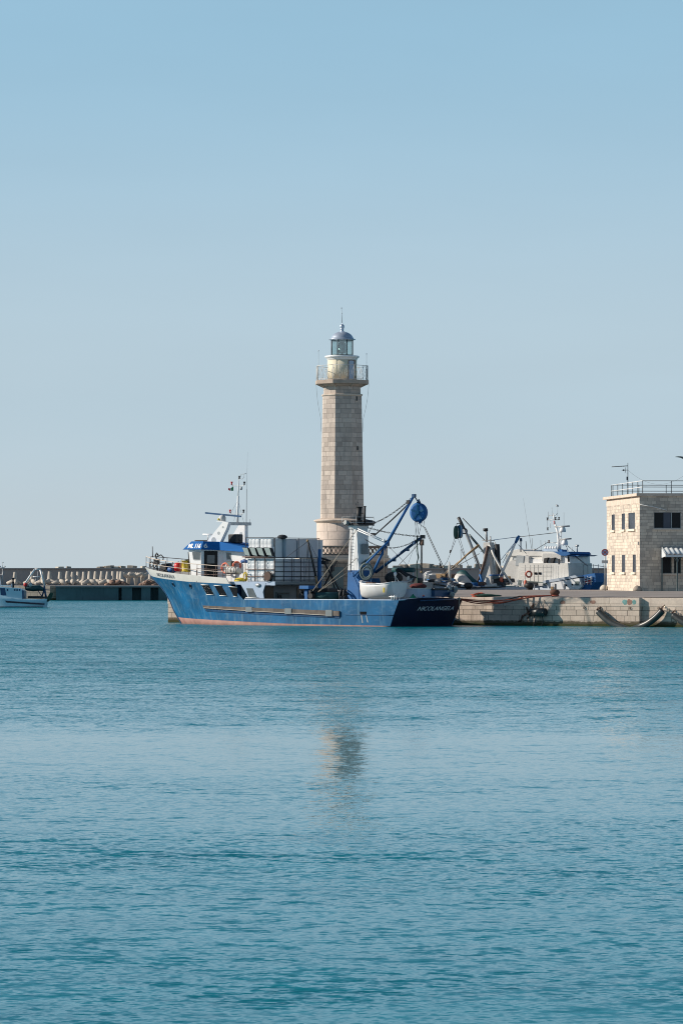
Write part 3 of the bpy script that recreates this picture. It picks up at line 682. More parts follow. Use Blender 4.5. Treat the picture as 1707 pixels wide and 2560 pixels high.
# conduit on the front wall
MB().path([(.02,-.05,BH-.75),(1.2,-.06,BH-.95),(2.4,-.06,BH-1.25)],.03,6).build('wall_conduit',M['cleanwhite'],BD)
MB().box((-.06,.35,4.2),(.1,.16,.28)).build('junction_box',M['steel'],BD)
# awning
ax0=bl_x(1651); AW=empty('awning',BO+DX*ax0+DY*(-.02)+Vector((0,0,0)),BR,'white corrugated lean-to awning on grey posts against the stone house','awning')
zb=bz_(1366,315.7); zf=bz_(1384.5,313.6)
rr=MB(); n=60; Lx=6.0; rows=[]
for j,(y,z) in enumerate(((-.03,zb),(-2.1,zf))):
    rows.append([(Lx*i/n,y,z+.05*math.cos(i/n*2*math.pi*Lx/.42)) for i in range(n+1)])
rr.grid(rows); rr.build('corrugated_roof',M['awning'],AW,solid=.02)
g=MB(); g.bx(0,Lx,-2.1,-2.02,zf-.28,zf-.07); g.ext([(0,-.04,zb-.08),(0,-2.0,zf-.08),(0,-2.0,zf-.22),(0,-.04,zf-.35)],(.05,0,0)); g.build('fascia',M['awning'],AW)
for x in (.06,1.05,3.2,5.6):
    y=-.12 if x==.06 else -2.0
    g=MB(); g.bx(x-.05,x+.05,y-.05,y+.05,0,zf-.28); f=g.build('post',M['greygreen'],AW)
    if x>.5:
        g=MB()
        for s_ in (1,-1): g.path([(x+s_*.04,y,zf-.75),(x+s_*.15,y,zf-.45),(x+s_*.45,y,zf-.29)],.035,5)
        g.build('post_bracket',M['greygreen'],f)
# corner guard stones
def guard(p,label,m_):
    o_=MB().lathe([(.40,0),(.38,.2),(.28,.38),(.14,.47),(.01,.5)],n=16).build('guard_stone',m_); o_.location=p; tag(o_,label,'guard stone','guard stones at the house corners')
pq=BO+DX*(-.25)+DY*(-.15); guard((pq.x,pq.y,2.745),'rounded dark guard stone at the near corner of the stone house',M['rock'])
pq=BO+DX*(-.3)+DY*(BDp-.2); guard((pq.x,pq.y,2.745),'rounded pale guard stone at the far left corner of the stone house',M['conc'])
# roof aerial
ly=9.0; lx=bl_x(1568.5,ly); p=BO+DX*lx+DY*ly+Vector((0,0,BH+.252)); an=empty('roof_aerial',p,0,'thin television aerial mast with long side arm on the flat roof','aerial')
D_=p.y; az_=lambda py: CAMH-(py-1432)/9000*D_-p.z; ax_=lambda px:(px-1568.5)/9000*D_
MB().cyl((0,0,0),(0,0,az_(1157)),.05,.025,n=6).build('mast',M['greyrail'],an)
g=MB(); g.cyl((ax_(1528),0,az_(1167)),(0,0,az_(1164.5)),.035,n=5)
for i in range(9): g.cyl((ax_(1529+i*4),-.22,az_(1166.6)+.0),(ax_(1529+i*4),.22,az_(1166.6)),.01,n=4)
g.build('long_arm',M['greyrail'],an)
g=MB(); g.cyl((ax_(1553),0,az_(1175.5)),(ax_(1569),0,az_(1175)),.025,n=5); g.cyl((ax_(1561.5),0,az_(1183)),(ax_(1563.5),0,az_(1168)),.02,n=4); g.sph((ax_(1558),0,az_(1175.3)),.09,6); g.build('short_arm',M['greyrail'],an)
MB().box((-.05,0,az_(1196)),(.15,.15,.32)).build('junction_box',M['greyrail'],an)
MB().path(sag((0,0,az_(1175)),(ax_(1700),-3,az_(1192)),1.0,12),.008,4).build('aerial_cable',M['thincable'],an)
# street lamp whose arm reaches in at the right edge
sl=W(1713,1474,308); sl.z=2.74; SLm=empty('street_lamp',sl,0,'curved dark street lamp head reaching in at the right edge above the house','street lamp')
lh=lambda py: CAMH-(py-1432)/9000*308-2.74; lxx=lambda px:(px-1713)/9000*308
MB().cyl((0,0,0),(0,0,lh(1160)),.10,.06,n=10).build('pole',M['greygreen'],SLm)
MB().path([(0,0,lh(1160)),(-.02,0,lh(1152)),(-.10,0,lh(1147)),(-.25,0,lh(1145))],.045,8).build('arm',M['greygreen'],SLm)
hd=MB(); hd.path([(lxx(1686),0,lh(1142.2)),(lxx(1689),0,lh(1142)),(lxx(1694),0,lh(1141.9)),(lxx(1700),0,lh(1142.4)),(lxx(1707),0,lh(1144.5)),(lxx(1711),0,lh(1147.5))],[.01,.03,.05,.07,.10,.08],8); hd.build('lamp_head',M['greygreen'],SLm)
# no stopping sign
sp=W(1511,1474,318); sp.z=2.74; SG=empty('no_stopping_sign',sp,R(-3),'round red and blue no stopping sign on a grey pole left of the stone house','road sign')
sz=lambda py: CAMH-(py-1432)/9000*318-2.74
MB().cyl((0,.05,0),(0,.05,sz(1372)),.045,n=8).build('pole',M['steel'],SG)
zc=sz(1381)
MB().cyl((0,.0,zc),(0,-.02,zc),.31,.31,28).build('sign_disc',mat('sign_red',(.55,.10,.08),.5,var=.08),SG)
MB().cyl((0,-.021,zc),(0,-.026,zc),.235,.235,28).build('blue_field',mat('sign_blue',(.30,.42,.62),.5,var=.08),SG)
g=MB()
for a in (45,-45): g.box((0,-.029,zc),(.07,.004,.47),Matrix.Rotation(R(a),3,'Y'))
g.build('red_cross',bpy.data.materials['sign_red'],SG)
MB().box((0,-.0,sz(1404.5)),(.56,.03,.27)).build('supplementary_plate',M['tarp'],SG)
# ------------------------------------------------------------------ main blue trawler
TH=R(142); CX,CY=6.64,293.6; cth,sth=.788,.6157
BT_=empty('fishing_trawler',(CX,CY,0),TH,'large blue and white fishing trawler with white bins on deck, moored below the lighthouse','fishing boat')
def bp(px,py,v):
    k=(px-853.5)/9000; u=(CX-sth*v-k*(CY-cth*v))/(cth+sth*k); D=CY+sth*u-cth*v
    return Vector((u,v,CAMH-(py-1432)/9000*D))
def bu(px,py,u):
    k=(px-853.5)/9000; v=(CX-cth*u-k*(CY+sth*u))/(sth-cth*k); D=CY+sth*u-cth*v
    return Vector((u,v,CAMH-(py-1432)/9000*D))
BM=Matrix.Translation((CX,CY,0))@Matrix.Rotation(TH,4,'Z')
def Bw(p): return BM@Vector(p)
def part(mb,name,m_,par=None,**k): return mb.build(name,M[m_],par or BT_,**k)
def onboat(name,p,label,cat,group=None,rz=0): return empty(name,Bw(p),TH+rz,label,cat,group)
def interp(t_,tab):
    for (a,va),(b_,vb) in zip(tab,tab[1:]):
        if t_<=b_:
            f=(t_-a)/(b_-a) if b_>a else 0; return va+(vb-va)*f
    return tab[-1][1]
def smooth_tab(tab,n=60):
    xs=[p[0] for p in tab];ys=[p[1] for p in tab]; out=[]
    m_=[0]*len(xs)
    for i in range(len(xs)):
        a=max(i-1,0);b_=min(i+1,len(xs)-1); m_[i]=(ys[b_]-ys[a])/(xs[b_]-xs[a])
    for i in range(len(xs)-1):
        h_=xs[i+1]-xs[i]
        for k in range(8):
            s_=k/8; out.append((xs[i]+h_*s_,(2*s_**3-3*s_**2+1)*ys[i]+(s_**3-2*s_**2+s_)*h_*m_[i]+(-2*s_**3+3*s_**2)*ys[i+1]+(s_**3-s_**2)*h_*m_[i+1]))
    out.append((xs[-1],ys[-1])); return out
hbWL=smooth_tab([(0,4.25),(.2,4.4),(.5,4.4),(.65,4.0),(.77,3.15),(.88,1.85),(.95,.8),(1,.0)])
hbS=smooth_tab([(0,4.4),(.2,4.4),(.58,4.4),(.72,4.1),(.82,3.4),(.9,2.35),(.96,1.15),(1,.02)])
stem=smooth_tab([(-1,25.0),(0,25.8),(.55,26.25),(1.15,26.7),(1.9,27.1),(2.8,27.75),(3.45,28.5),(4.12,29.3),(4.85,30.0)])
def ust(z): return .2-.47*z if z>0 else .2
def hp(u,z,off=0,side=1):
    t_=max(0,min(1,(u-ust(z))/(interp(z,stem)-ust(z)))); s_=max(0,min(1,z/4.2))
    s_=s_**.9
    v=interp(t_,hbWL)*(1-s_)+interp(t_,hbS)*s_
    return Vector((u,side*(v+off),z))
def us(z,u0=None,u1=None,n=46):
    a=ust(z) if u0 is None else u0; b_=interp(z,stem) if u1 is None else u1
    # denser towards the bow
    return [a+(b_-a)*(1-(1-i/n)**1.35) for i in range(n+1)]
def zt_up(u): # top of the blue side on the raised foredeck
    return interp(u,[(15,3.40),(17,3.43),(22,3.60),(26,3.85),(30,4.14)])
def zt_wh(u):
    return interp(u,[(15,3.85),(17.2,3.92),(22,4.20),(26,4.47),(30,4.85)])
ZB=2.13
def shell(levels,name,m_,u0f=None,solid=.06):
    mb=MB()
    for side in (1,-1):
        rows=[]
        for L in levels:
            if callable(L):
                ub=u0f(L) if u0f else None; uu=us(0,ub,None); 
            rows.append(L(side) if callable(L) else [hp(u,L,0,side) for u in us(L)])
        mb.grid(rows,True)
    return part(mb,name,m_,solid=solid)
def edgerow(zf,ua,n=46):
    # row following a sheer curve zf(u), running from ua to the stem
    def f(side):
        ub=29.
        for _ in range(20): ub=interp(zf(ub),stem)
        return [hp(u,zf(u),0,side) for u in [ua+(ub-ua)*(1-(1-i/n)**1.35) for i in range(n+1)]]
    return f
zb_=lambda u: interp(u,[(-1,.06),(10,.15),(18,.36),(26,.52)])
def thick(mb,rows,side,th=.09):
    inn=[[p+Vector((0,-side*min(th,max(0,abs(p.y)-.005)),0)) for p in r] for r in rows]
    mb.grid(rows,True); mb.grid(inn,True)
    mb.add(rows[-1]+inn[-1],[(i,i+1,len(rows[-1])+i+1,len(rows[-1])+i) for i in range(len(rows[-1])-1)])
    e0=[r[0] for r in rows]; e1=[r[0] for r in inn]; mb.add(e0+e1,[(i,i+1,len(e0)+i+1,len(e0)+i) for i in range(len(e0)-1)])
def boottop():
    mb=MB()
    for side in (1,-1):
        lo=[hp(u,-1.0,0,side) for u in us(-1.0)]; mid=[hp(u,0,0,side) for u in us(0)]
        n=46; ub=26.2; up=[hp(u,zb_(u),0,side) for u in [ust(.14)+(ub-ust(.14))*(1-(1-i/n)**1.35) for i in range(n+1)]]
        mb.grid([lo,mid,up],True)
    return part(mb,'boot_top','boot',solid=.06)
boottop()
mb=MB()
for side in (1,-1):
    n=46; ub=26.2
    rows=[[hp(u,zb_(u),0.001,side) for u in [ust(.14)+(ub-ust(.14))*(1-(1-i/n)**1.35) for i in range(n+1)]]]
    for z in (.75,1.15): rows.append([hp(u,max(z,zb_(u)+.05),0.001,side) for u in us(z)])
    for z in (1.5,1.85,ZB): rows.append([hp(u,z,0,side) for u in us(z)])
    thick(mb,rows,side)
part(mb,'hull','hull',recalc=False)
# raised bow side above the main rail, ending in a slanted edge
ua0=15.35; ua1=16.9
mb=MB()
for side in (1,-1):
    rows=[]
    for k in range(5):
        f=k/4
        rows.append([p+Vector((0,side*.006,0)) for p in edgerow(lambda u,f=f: (ZB-.05)*(1-f)+zt_up(u)*f, ua0+(ua1-ua0)*f)(side)])
    thick(mb,rows,side)
part(mb,'bow_side','hull',recalc=False)
mb=MB()
for side in (1,-1):
    rows=[]
    for k in range(3):
        f=k/2; rows.append(edgerow(lambda u,f=f: zt_up(u)*(1-f)+zt_wh(u)*f, ua1+.35*f)(side))
    rows=[[p+Vector((0,side*.012,0)) for p in r] for r in rows]
    thick(mb,rows,side)
part(mb,'white_bulwark','bandwhite',recalc=False)
# rail cap
mb=MB()
for side in (1,-1): mb.path([hp(u,ZB+.02,-.04,side) for u in [-.75+i*.8 for i in range(21)]],.055,6)
mb.path([hp(-.78,ZB+.02,-.04,1),Vector((-.85,0,ZB+.22)),hp(-.78,ZB+.02,-.04,-1)],.06,6)
part(mb,'rail_cap','paleblue')
# transom, raked and slightly cambered
mb=MB(); rows=[]
for z in (-1,0,.14,.8,1.5,ZB):
    rows.append([Vector((ust(z)-.16*(1-(v/ (1 if 0 else 4.4))**2),hp(ust(z),z).y*v/4.4,z+(.22*(1-(v/4.4)**2) if z==ZB else 0))) for v in [4.4-8.8*i/10 for i in range(11)]])
mb.grid(rows,True); mb.grid([[p+Vector((.08,0,0)) for p in r] for r in rows],True); part(mb,'transom','navy',recalc=False)
mb=MB(); lv=[hp(u,ZB-.9,-.05,1) for u in us(1.2,None,None,20)]; rv=[hp(u,ZB-.9,-.05,-1) for u in us(1.2,None,None,20)]
mb.grid([lv,rv],False); part(mb,'main_deck','greywall')
# foredeck
mb=MB()
def fd(side): return [hp(u,zt_up(u)-.05,-.06,side) for u in [16.9+(29.2-16.9)*i/16 for i in range(17)]]
mb.grid([fd(1),fd(-1)],False); part(mb,'foredeck','greywall',solid=.05)
# bulkhead closing the raised bow
mb=MB(); mb.ext([(16.4,4.0,1.2),(16.4,-4.0,1.2),(16.4,-4.0,3.35),(16.4,4.0,3.35)],(.08,0,0)); part(mb,'bow_bulkhead','hullblue2')
# stem bar
mb=MB(); mb.path([Vector((interp(z,stem)+.03,0,z)) for z in (-.8,0,.5,1.1,1.8,2.6,3.3,4.0,4.6)],.07,8); part(mb,'stem_bar','hullblue2')
# hull plating step / knuckle aft
mb=MB()
for side in (1,-1): mb.path([hp(u,.93,.01,side) for u in [ust(.93)+i*.8 for i in range(7)]],.028,5)
part(mb,'knuckle_line','hullblue2')
# rubbing strake with steel brackets
def strake(side,u0,u1,zt,zb2,off,name,m_,th=.14):
    mb=MB(); n=26; A_=[];B_=[];C_=[];D_=[]
    for i in range(n+1):
        u=u0+(u1-u0)*i/n; f=i/n
        zt_=zt[0]+(zt[1]-zt[0])*f; z0_=zb2[0]+(zb2[1]-zb2[0])*f
        A_.append(hp(u,z0_,.0,side)); B_.append(hp(u,z0_,off,side)); C_.append(hp(u,zt_,off,side)); D_.append(hp(u,zt_,.0,side))
    mb.grid([A_,B_,C_,D_,A_],False)
    for e in (0,n): mb.add([A_[e],B_[e],C_[e],D_[e]],[(0,1,2,3)])
    return part(mb,name,m_)
for side in (1,-1):
    strake(side,5.15,20.4,(1.24,1.60),(.83,1.36),.13,'rubbing_strake','strake')
    strake(side,6.0,20.3,(.90,1.42),(.86,1.39),.17,'strake_lip','strakelip')
    strake(side,5.15,20.2,(.82,1.30),(.66,1.12),.05,'strake_shadow_plate','hullblue2')  # darker blue strip along the hull below the strake
for px in (623.5,723,824):
    u=bp(px,1525,4.45).x; f=(u-5.15)/15.25; z=.83+(1.36-.83)*f; zt_=1.24+.36*f
    mb=MB(); q=hp(u,(z+zt_)/2,.13); mb.box((u,q.y,(z+zt_)/2+.0),(.68,.10,zt_-z+.12)); part(mb,'strake_bracket','greywall')
# portholes
for px,py in ((434,1461),(477,1465)):
    p=bp(px,py,3.0)
    for _ in range(6): p=bp(px,py,hp(p.x,p.z).y)
    d1=(hp(p.x+.1,p.z)-hp(p.x-.1,p.z)).normalized(); d2=(hp(p.x,p.z+.1)-hp(p.x,p.z-.1)).normalized(); n_=d2.cross(d1).normalized(); n_=n_ if n_.y>0 else -n_
    f=MB().torus(p+n_*.01,.19,.035,n_,18,6).build('porthole',M['hullblue2'],BT_)
    MB().cyl(p-n_*.02,p+n_*.015,.18,.18,18).build('pane',M['glassdark'],f)
# slanted hull windows
def hullquad(pts,name,m_,off,par=None,th=.03):
    P=[]
    for px,py in pts:
        p=bp(px,py,4.2)
        for _ in range(6): p=bp(px,py,hp(p.x,p.z).y)
        P.append(hp(p.x,p.z,off))
    return MB().ext(P,(0,-th,0)).build(name,M[m_],par or BT_),P
for q in (((504,1462.3),(523,1463.3),(535.5,1486.3),(517.5,1485.3)),((536.6,1464.2),(554.7,1465.2),(568.2,1489),(550,1488)),((573,1467),(594,1469),(594,1491),(584.5,1490))):
    f,P=hullquad(q,'bow_window','glassdark',.015)
    MB().cyl(P[0]+Vector((0,.03,.02)),P[1]+Vector((0,.03,.02)),.035,n=6).build('window_hood',M['bandwhite'],f); MB().cyl(P[3]+Vector((0,.03,-.02)),P[2]+Vector((0,.03,-.02)),.03,n=6).build('window_ledge',M['bandwhite'],f)
# standing side screen with its big window, aft of the bow
P=[bp(x,y,4.25) for x,y in ((600,1458),(664,1458),(657,1480),(660,1496),(622,1496),(612,1478))]
mb=MB().ext(P,(0,-.08,0)); part(mb,'side_screen','paleblue')
P=[bp(x,y,4.262) for x,y in ((616,1470.5),(632,1470.8),(642.5,1493.5),(622,1493))]
f=part(MB().ext(P,(0,-.03,0)),'screen_window','glassgrey'); 
mb=MB(); mb.cyl(P[3]+Vector((.3,.03,-.03)),P[2]+Vector((-.2,.03,-.03)),.035,n=6); part(mb,'window_ledge','bandwhite',f)
mb=MB(); mb.sph(bp(645,1463,4.3),(.28,.08,.16),10); part(mb,'mooring_fairlead','steel')
# freeing port with rust and lime streaks
f,P=hullquad(((899.5,1529),(916.5,1529),(915,1537),(900,1537)),'freeing_port','glassdark',.012)
hullquad(((901.5,1537.5),(904.5,1537.5),(907.5,1557),(904.5,1557)),'drain_streak','steel',.008)
hullquad(((914,1537.5),(916,1537.5),(920.5,1556),(917.5,1556)),'drain_streak','steel',.008)
# lower deckhouse
mb=MB(); mb.bx(13.9,16.3,3.5,-3.3,1.22,3.35); part(mb,'lower_deckhouse','greywall')
for v0,v1,m_ in ((3.35,2.2,'brownglass'),(-.9,-1.9,'brownglass')): part(MB().bx(13.86,13.9,v0,v1,1.5,3.2),'brown_door',m_)
part(MB().bx(13.84,13.9,1.9,.1,1.4,2.75),'sliding_door','greygreen')
mb=MB(); mb.path([(13.8,1.75,1.5),(13.78,1.75,2.6),(13.78,.3,2.6)],.03,6); part(mb,'grab_rail','dark')
mb=MB(); mb.path([(13.75,1.6,1.5),(13.75,1.6,2.45),(13.75,1.35,2.5),(13.75,1.3,1.5)],.05,6); part(mb,'exhaust_loop','dark')
# shelter deck slab
z0=bp(700,1464,3.6).z; z1=bp(700,1456,3.6).z
mb=MB(); mb.bx(12.35,17.0,3.95,-3.6,3.36,3.62); part(mb,'shelter_deck','greywall',bevel=.03)
part(MB().ext([(12.3,3.98,3.30),(16.9,3.98,3.38),(17.3,3.98,3.62),(12.3,3.98,3.63)],(0,-.06,0)),'deck_edge_plate','paleblue')
# upper after gallows for lights
zc0=3.63; zc1=5.6; zc2=7.25; U0=12.6; U1=15.6
# rack cage: one black metal, port bars tinted brown to stand for sunlight
def rack(name,m_,pts,th): 
    mb=MB()
    for a,b_ in pts: mb.cyl(a,b_,th,n=5)
    return part(mb,name,m_)
V0=3.75; V1=-3.15
L=[]
for i in range(4):
    u=U0-.05+(U1-U0+.1)*i/3; L.append(((u,V0,zc0-.0),(u,V0,zc1+.02)))
for z in (zc1,4.65,4.05): L.append(((U0-.05,V0,z),(U1+.05,V0,z)))
rack('port_cage','cagebrown',L,.035)
L=[]
vs_=[V0+(V1-V0)*i/6 for i in range(7)]
for v in vs_: L.append(((U0-.1,v,zc0-.35),(U0-.1,v,zc1+.02)))
for z in (zc1,5.25,4.85,4.45,4.05,3.75): L.append(((U0-.1,V0,z),(U0-.1,V1,z)))
rack('after_cage','dark',L,.032)
L=[((U0-.1,V0,zc1+.03),(U0-.1,V0,zc2)),((U0-.1,.6,zc1),(U0-.1,.6,zc2)),((U0-.1,-2.2,zc1),(U0-.1,-2.2,zc2)),((U0-.1,V0,zc2),(U0-.1,-2.2,zc2))]
rack('upper_cage','dark',L,.03)
L=[((U0,V0,zc1+.9),(U0,V0,zc2+.02)),((U0,V0,zc2+.03),(U1,V0,zc2+.05)),((U1,V0,zc1),(U1,V0,zc2+.05))]
rack('side_hoop','dark',L,.025)
# storage bins: pillowed plastic sides
def bin_(u0,u1,v0,v1,z0,z1,label,mm='bin',rows=(3,4)):
    cu,cv=(u0+u1)/2,(v0+v1)/2
    e=onboat('storage_bin',(cu,cv,z0),label,'storage bin','white plastic storage bins stacked on the shelter deck')
    hx,hy,h=abs(u1-u0)/2-.015,abs(v1-v0)/2-.015,z1-z0-.02
    b=MB()
    b.bx(-hx+.04,hx-.04,-hy+.04,hy-.04,.02,h-.03)
    def face(o_,dx_,n_,Lx,nx,nz):
        N=nx*5; K=nz*5; g=[]
        for j in range(K+1):
            r=[]
            for i in range(N+1):
                d=abs(math.sin(math.pi*i*nx/N))**.5*abs(math.sin(math.pi*j*nz/K))**.5*.045
                r.append(o_+dx_*(Lx*i/N)+Vector((0,0,.02+(h-.05)*j/K))+n_*d)
            g.append(r)
        b.grid(g,True)
    face(Vector((-hx+.04,hy-.039,0)),Vector((1,0,0)),Vector((0,1,0)),2*hx-.08,rows[0],rows[1])
    if mm!='bin': pass
    b.build('shell',M[mm],e)
    MB().bx(-hx,hx,-hy,hy,h-.03,h).build('lid',M[mm],e,bevel=.02)
    MB().bx(-hx+.02,hx-.02,-hy+.02,hy-.02,0,.02).build('pallet',M['greywall'],e)
    return e
pos=['left','middle','right']
for i in range(3):
    u1=U1-i; u0=u1-1.0
    bin_(u0,u1,V0-.1-1.3,V0-.1,zc0,zc1-.05,['lower white bin farthest forward on the sunlit side behind the rusty cage','middle lower white bin on the sunlit side behind the rusty cage','lower white bin at the corner between sunlit side and shaded after face'][i],'bin' if i<2 else 'bin',(2,5))
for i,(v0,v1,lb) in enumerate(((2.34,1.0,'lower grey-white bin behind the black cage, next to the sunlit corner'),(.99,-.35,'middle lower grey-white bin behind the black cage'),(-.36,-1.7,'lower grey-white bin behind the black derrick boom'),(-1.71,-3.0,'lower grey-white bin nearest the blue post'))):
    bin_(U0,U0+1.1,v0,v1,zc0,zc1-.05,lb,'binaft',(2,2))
for i in range(2):
    u1=U1-.1-i*1.3
    bin_(u1-1.29,u1,V0-.1-1.5,V0-.1,zc1+.03 if i else zc1+.03,zc2-.02,['upper white ribbed bin above the row of floodlights','upper white bin on the corner beside the floodlights'][i],'bin',(3,3))
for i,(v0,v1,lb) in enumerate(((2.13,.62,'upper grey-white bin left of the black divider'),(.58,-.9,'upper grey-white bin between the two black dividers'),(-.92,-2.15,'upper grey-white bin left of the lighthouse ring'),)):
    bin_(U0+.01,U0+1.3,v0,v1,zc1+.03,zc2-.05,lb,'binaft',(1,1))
bin_(U0+.3,U0+1.5,-2.3,-3.3,zc1+.03,zc2-.12,'rounded pale bin at the right end of the upper row beside the lighthouse','bin',(1,1))
# folded dark tarp on top of the bins
o_=MB().sph((0,0,.12),(.42,.5,.2),12); tt=o_.build('folded_tarp',M['netdark']); tt.location=Bw(bu(706,1346,U0+.4)); tag(tt,'small dark folded tarp lying on top of the upper bins','tarp')
# floodlights tilted to port
for i,(x0,x1) in enumerate(((606,621),(624,639),(641,657),(660,676))):
    a=bp(x0-1,1368,4.15); b_=bp(x1-2,1369,4.15); c_=bp(x1+5,1390.5,3.95); d_=bp(x0+7,1388,3.95)
    f=part(MB().ext([a,b_,c_,d_],Vector((-.1,-.30,-.06))),'floodlight','dark')
    sh=lambda p,q,r=.1: p.lerp(q,r)
    m0=(a+b_+c_+d_)/4; part(MB().ext([p.lerp(m0,.10)+Vector((.0,.012,0)) for p in (a,b_,c_,d_)],(0,-.02,0)),'glass','lamp_glass',f)
mb=MB(); mb.cyl(bp(606,1392,3.9),bp(688,1394,3.9),.06,n=6); part(mb,'light_bar','rustrail')
# wheelhouse
def plan(pts,z0,z1,grow=0):
    P=[(u,v) for u,v in pts]+[(u,-v) for u,v in reversed(pts)]
    return P
PW=[(24.0,1.0),(22.75,2.55),(21.45,2.6),(20.0,1.45),(16.9,1.45)]
mb=MB(); lo=[(u- (.25 if u>22 else 0),v,3.5) for u,v in plan(PW,0,0)]; hi=[(u+(.15 if u>22 else 0),v,6.42) for u,v in plan(PW,0,0)]
mb.frust(lo,hi); part(mb,'wheelhouse','cleanwhite')
VT=[(23.9,1.0),(22.6,2.50),(21.15,2.661),(20.2,1.665),(17.2,1.72)]
VB=[(24.7,1.2),(23.35,2.75),(21.1,3.0),(20.05,1.9),(17.1,1.95)]
def vz(u,top): # the band drops towards aft
    return (7.02 if u>20.3 else 7.0-(20.3-u)*.17) if top else (6.33 if u>20.3 else 6.28-(20.3-u)*.06)
lo=[(u,v,vz(u,False)) for u,v in plan(VB,0,0)]; hi=[(u,v,vz(u,True)) for u,v in plan(VT,0,0)]
part(MB().frust(lo,hi),'roof_visor','visor')
part(MB().box((22.3,1.2,7.09),(1.6,.6,.1)),'roof_hatch','dark')
# text on the visor
def onface(P0,P1,Q0,Q1,fx,fy): return P0.lerp(P1,fx).lerp(Q0.lerp(Q1,fx),fy)
b0=Vector((23.35,2.75,6.33));b1=Vector((21.1,3.0,6.33));t0=Vector((22.6,2.50,7.02));t1=Vector((21.15,2.661,7.02))
o0=onface(b0,b1,t0,t1,.20,.17); xd=(b1-b0).normalized(); up=((t0+t1)/2-(b0+b1)/2).normalized(); nn=xd.cross(up).normalized()
text('ML 116',.56,M['cleanwhite'],BT_,o0+nn*.015,xd,up,name='registration_lettering',sx=.90,off=.014)
c0=Vector((21.1,3.0,6.33));c1=Vector((20.05,1.9,6.3));d0=Vector((21.15,2.661,7.02))
xd=(c1-c0).normalized(); up=(d0-c0).normalized(); nn=xd.cross(up).normalized()
text('6',.56,M['cleanwhite'],BT_,c0.lerp(c1,.12)+up*.14+nn*.02,xd,up,name='registration_lettering',sx=1.2,off=.01)
# wheelhouse windows and door
def wq(pts,v,name,m_,par=None,th=-.04,off=.02):
    P=[bp(x,y,v+off) for x,y in pts]; return MB().ext(P,(0,th,0)).build(name,M[m_],par or BT_),P
f,P=wq(((480,1378),(502,1379),(501,1400.5),(483,1399.5)),2.6,'side_window','steel')
c=sum(P,Vector())/4; MB().ext([p.lerp(c,.14)+Vector((0,.012,0)) for p in P],(0,-.03,0)).build('pane',M['glassgrey'],f)
f,P=wq(((565,1381),(578,1382),(578,1400),(567,1399.5)),1.45,'side_window','steel')
c=sum(P,Vector())/4; MB().ext([p.lerp(c,.2)+Vector((0,.012,0)) for p in P],(0,-.03,0)).build('pane',M['glassgrey'],f)
wa=Vector((21.45,2.6,0));wb_=Vector((20.0,1.45,0)); wd=(wb_-wa).normalized(); wn=Vector((wd.y,-wd.x,0)); wn=wn if wn.y>0 else -wn
def chq(s0,s1,z0,z1,o_=.02): 
    return [wa+wd*s0+wn*o_+Vector((0,0,z0)),wa+wd*s1+wn*o_+Vector((0,0,z0)),wa+wd*s1+wn*o_+Vector((0,0,z1)),wa+wd*s0+wn*o_+Vector((0,0,z1))]
f=part(MB().ext(chq(.25,1.4,3.55,6.2),-wn*.05),'wheelhouse_door','glassdark')
part(MB().ext(chq(.50,1.15,5.15,5.85,.03),-wn*.02),'door_pane','glassgrey',f)
for sgn in (1,-1):
    for k in range(2):
        a=Vector((24.0,sgn*1.0,0)); b_=Vector((22.75,sgn*2.55,0)); d=(b_-a); n_=Vector((d.y,-d.x,0)).normalized(); n_=n_ if n_.x>0 else -n_
        q=[a+d*(.08+.47*k)+n_*.09+Vector((0,0,5.1)),a+d*(.45+.47*k)+n_*.09+Vector((0,0,5.1)),a+d*(.45+.47*k)+n_*.17+Vector((0,0,6.1)),a+d*(.08+.47*k)+n_*.17+Vector((0,0,6.1))]
        part(MB().ext(q,-n_*.04),'front_window','glassdark')
for k in range(3):
    v=-.95+.65*k; part(MB().ext([(24.02,v,5.1),(24.02,v+.58,5.1),(24.14,v+.58,6.1),(24.14,v,6.1)],(-.04,0,0)),'front_window','glassdark')
# mast pylons with lightening holes
def pylon(sgn):
    v=1.65*sgn
    if sgn>0: pts=((516.5,1355),(538,1328),(556.6,1305.5),(541,1303.8),(541,1302.6),(558,1303.2),(571,1306.5),(566,1322),(550,1356))
    else: pts=((587,1362),(587,1342),(604,1314),(606,1308),(620,1306.5),(620,1366))
    P=[bp(x,y,v) for x,y in pts]
    f=part(MB().ext(P,(0,-.42*sgn,0)),'mast_pylon','cleanwhite')
    holes=((534.5,1350.5,.22),(547,1333,.125),(557.5,1318,.085)) if sgn>0 else ((597,1352,.24),(602.5,1334,.13))
    for x,y,r in holes:
        p=bp(x,y,v); y0=v+.006*1 if sgn>0 else v+.426
        p=bp(x,y,y0); MB().cyl((p.x,y0-.02,p.z),(p.x,y0,p.z),r*1.15,r*1.15,20).build('lightening_hole',M['clear'],f)
pylon(1); pylon(-1)
a=bp(570,1308,1.3);b_=bp(606,1311,-1.6)
part(MB().box((19.6,0,(a.z+b_.z)/2),(.5,3.0,.26)),'mast_crossbeam','tarp')
part(MB().lathe([(.34,7.0),(.40,7.2),(.42,7.62),(.36,7.68)],(19.6,.15,-.05),n=20),'vent_cowl','dark')
part(MB().box((19.7,.15,7.25),(.9,.95,.75)),'funnel_casing','dark',bevel=.08)
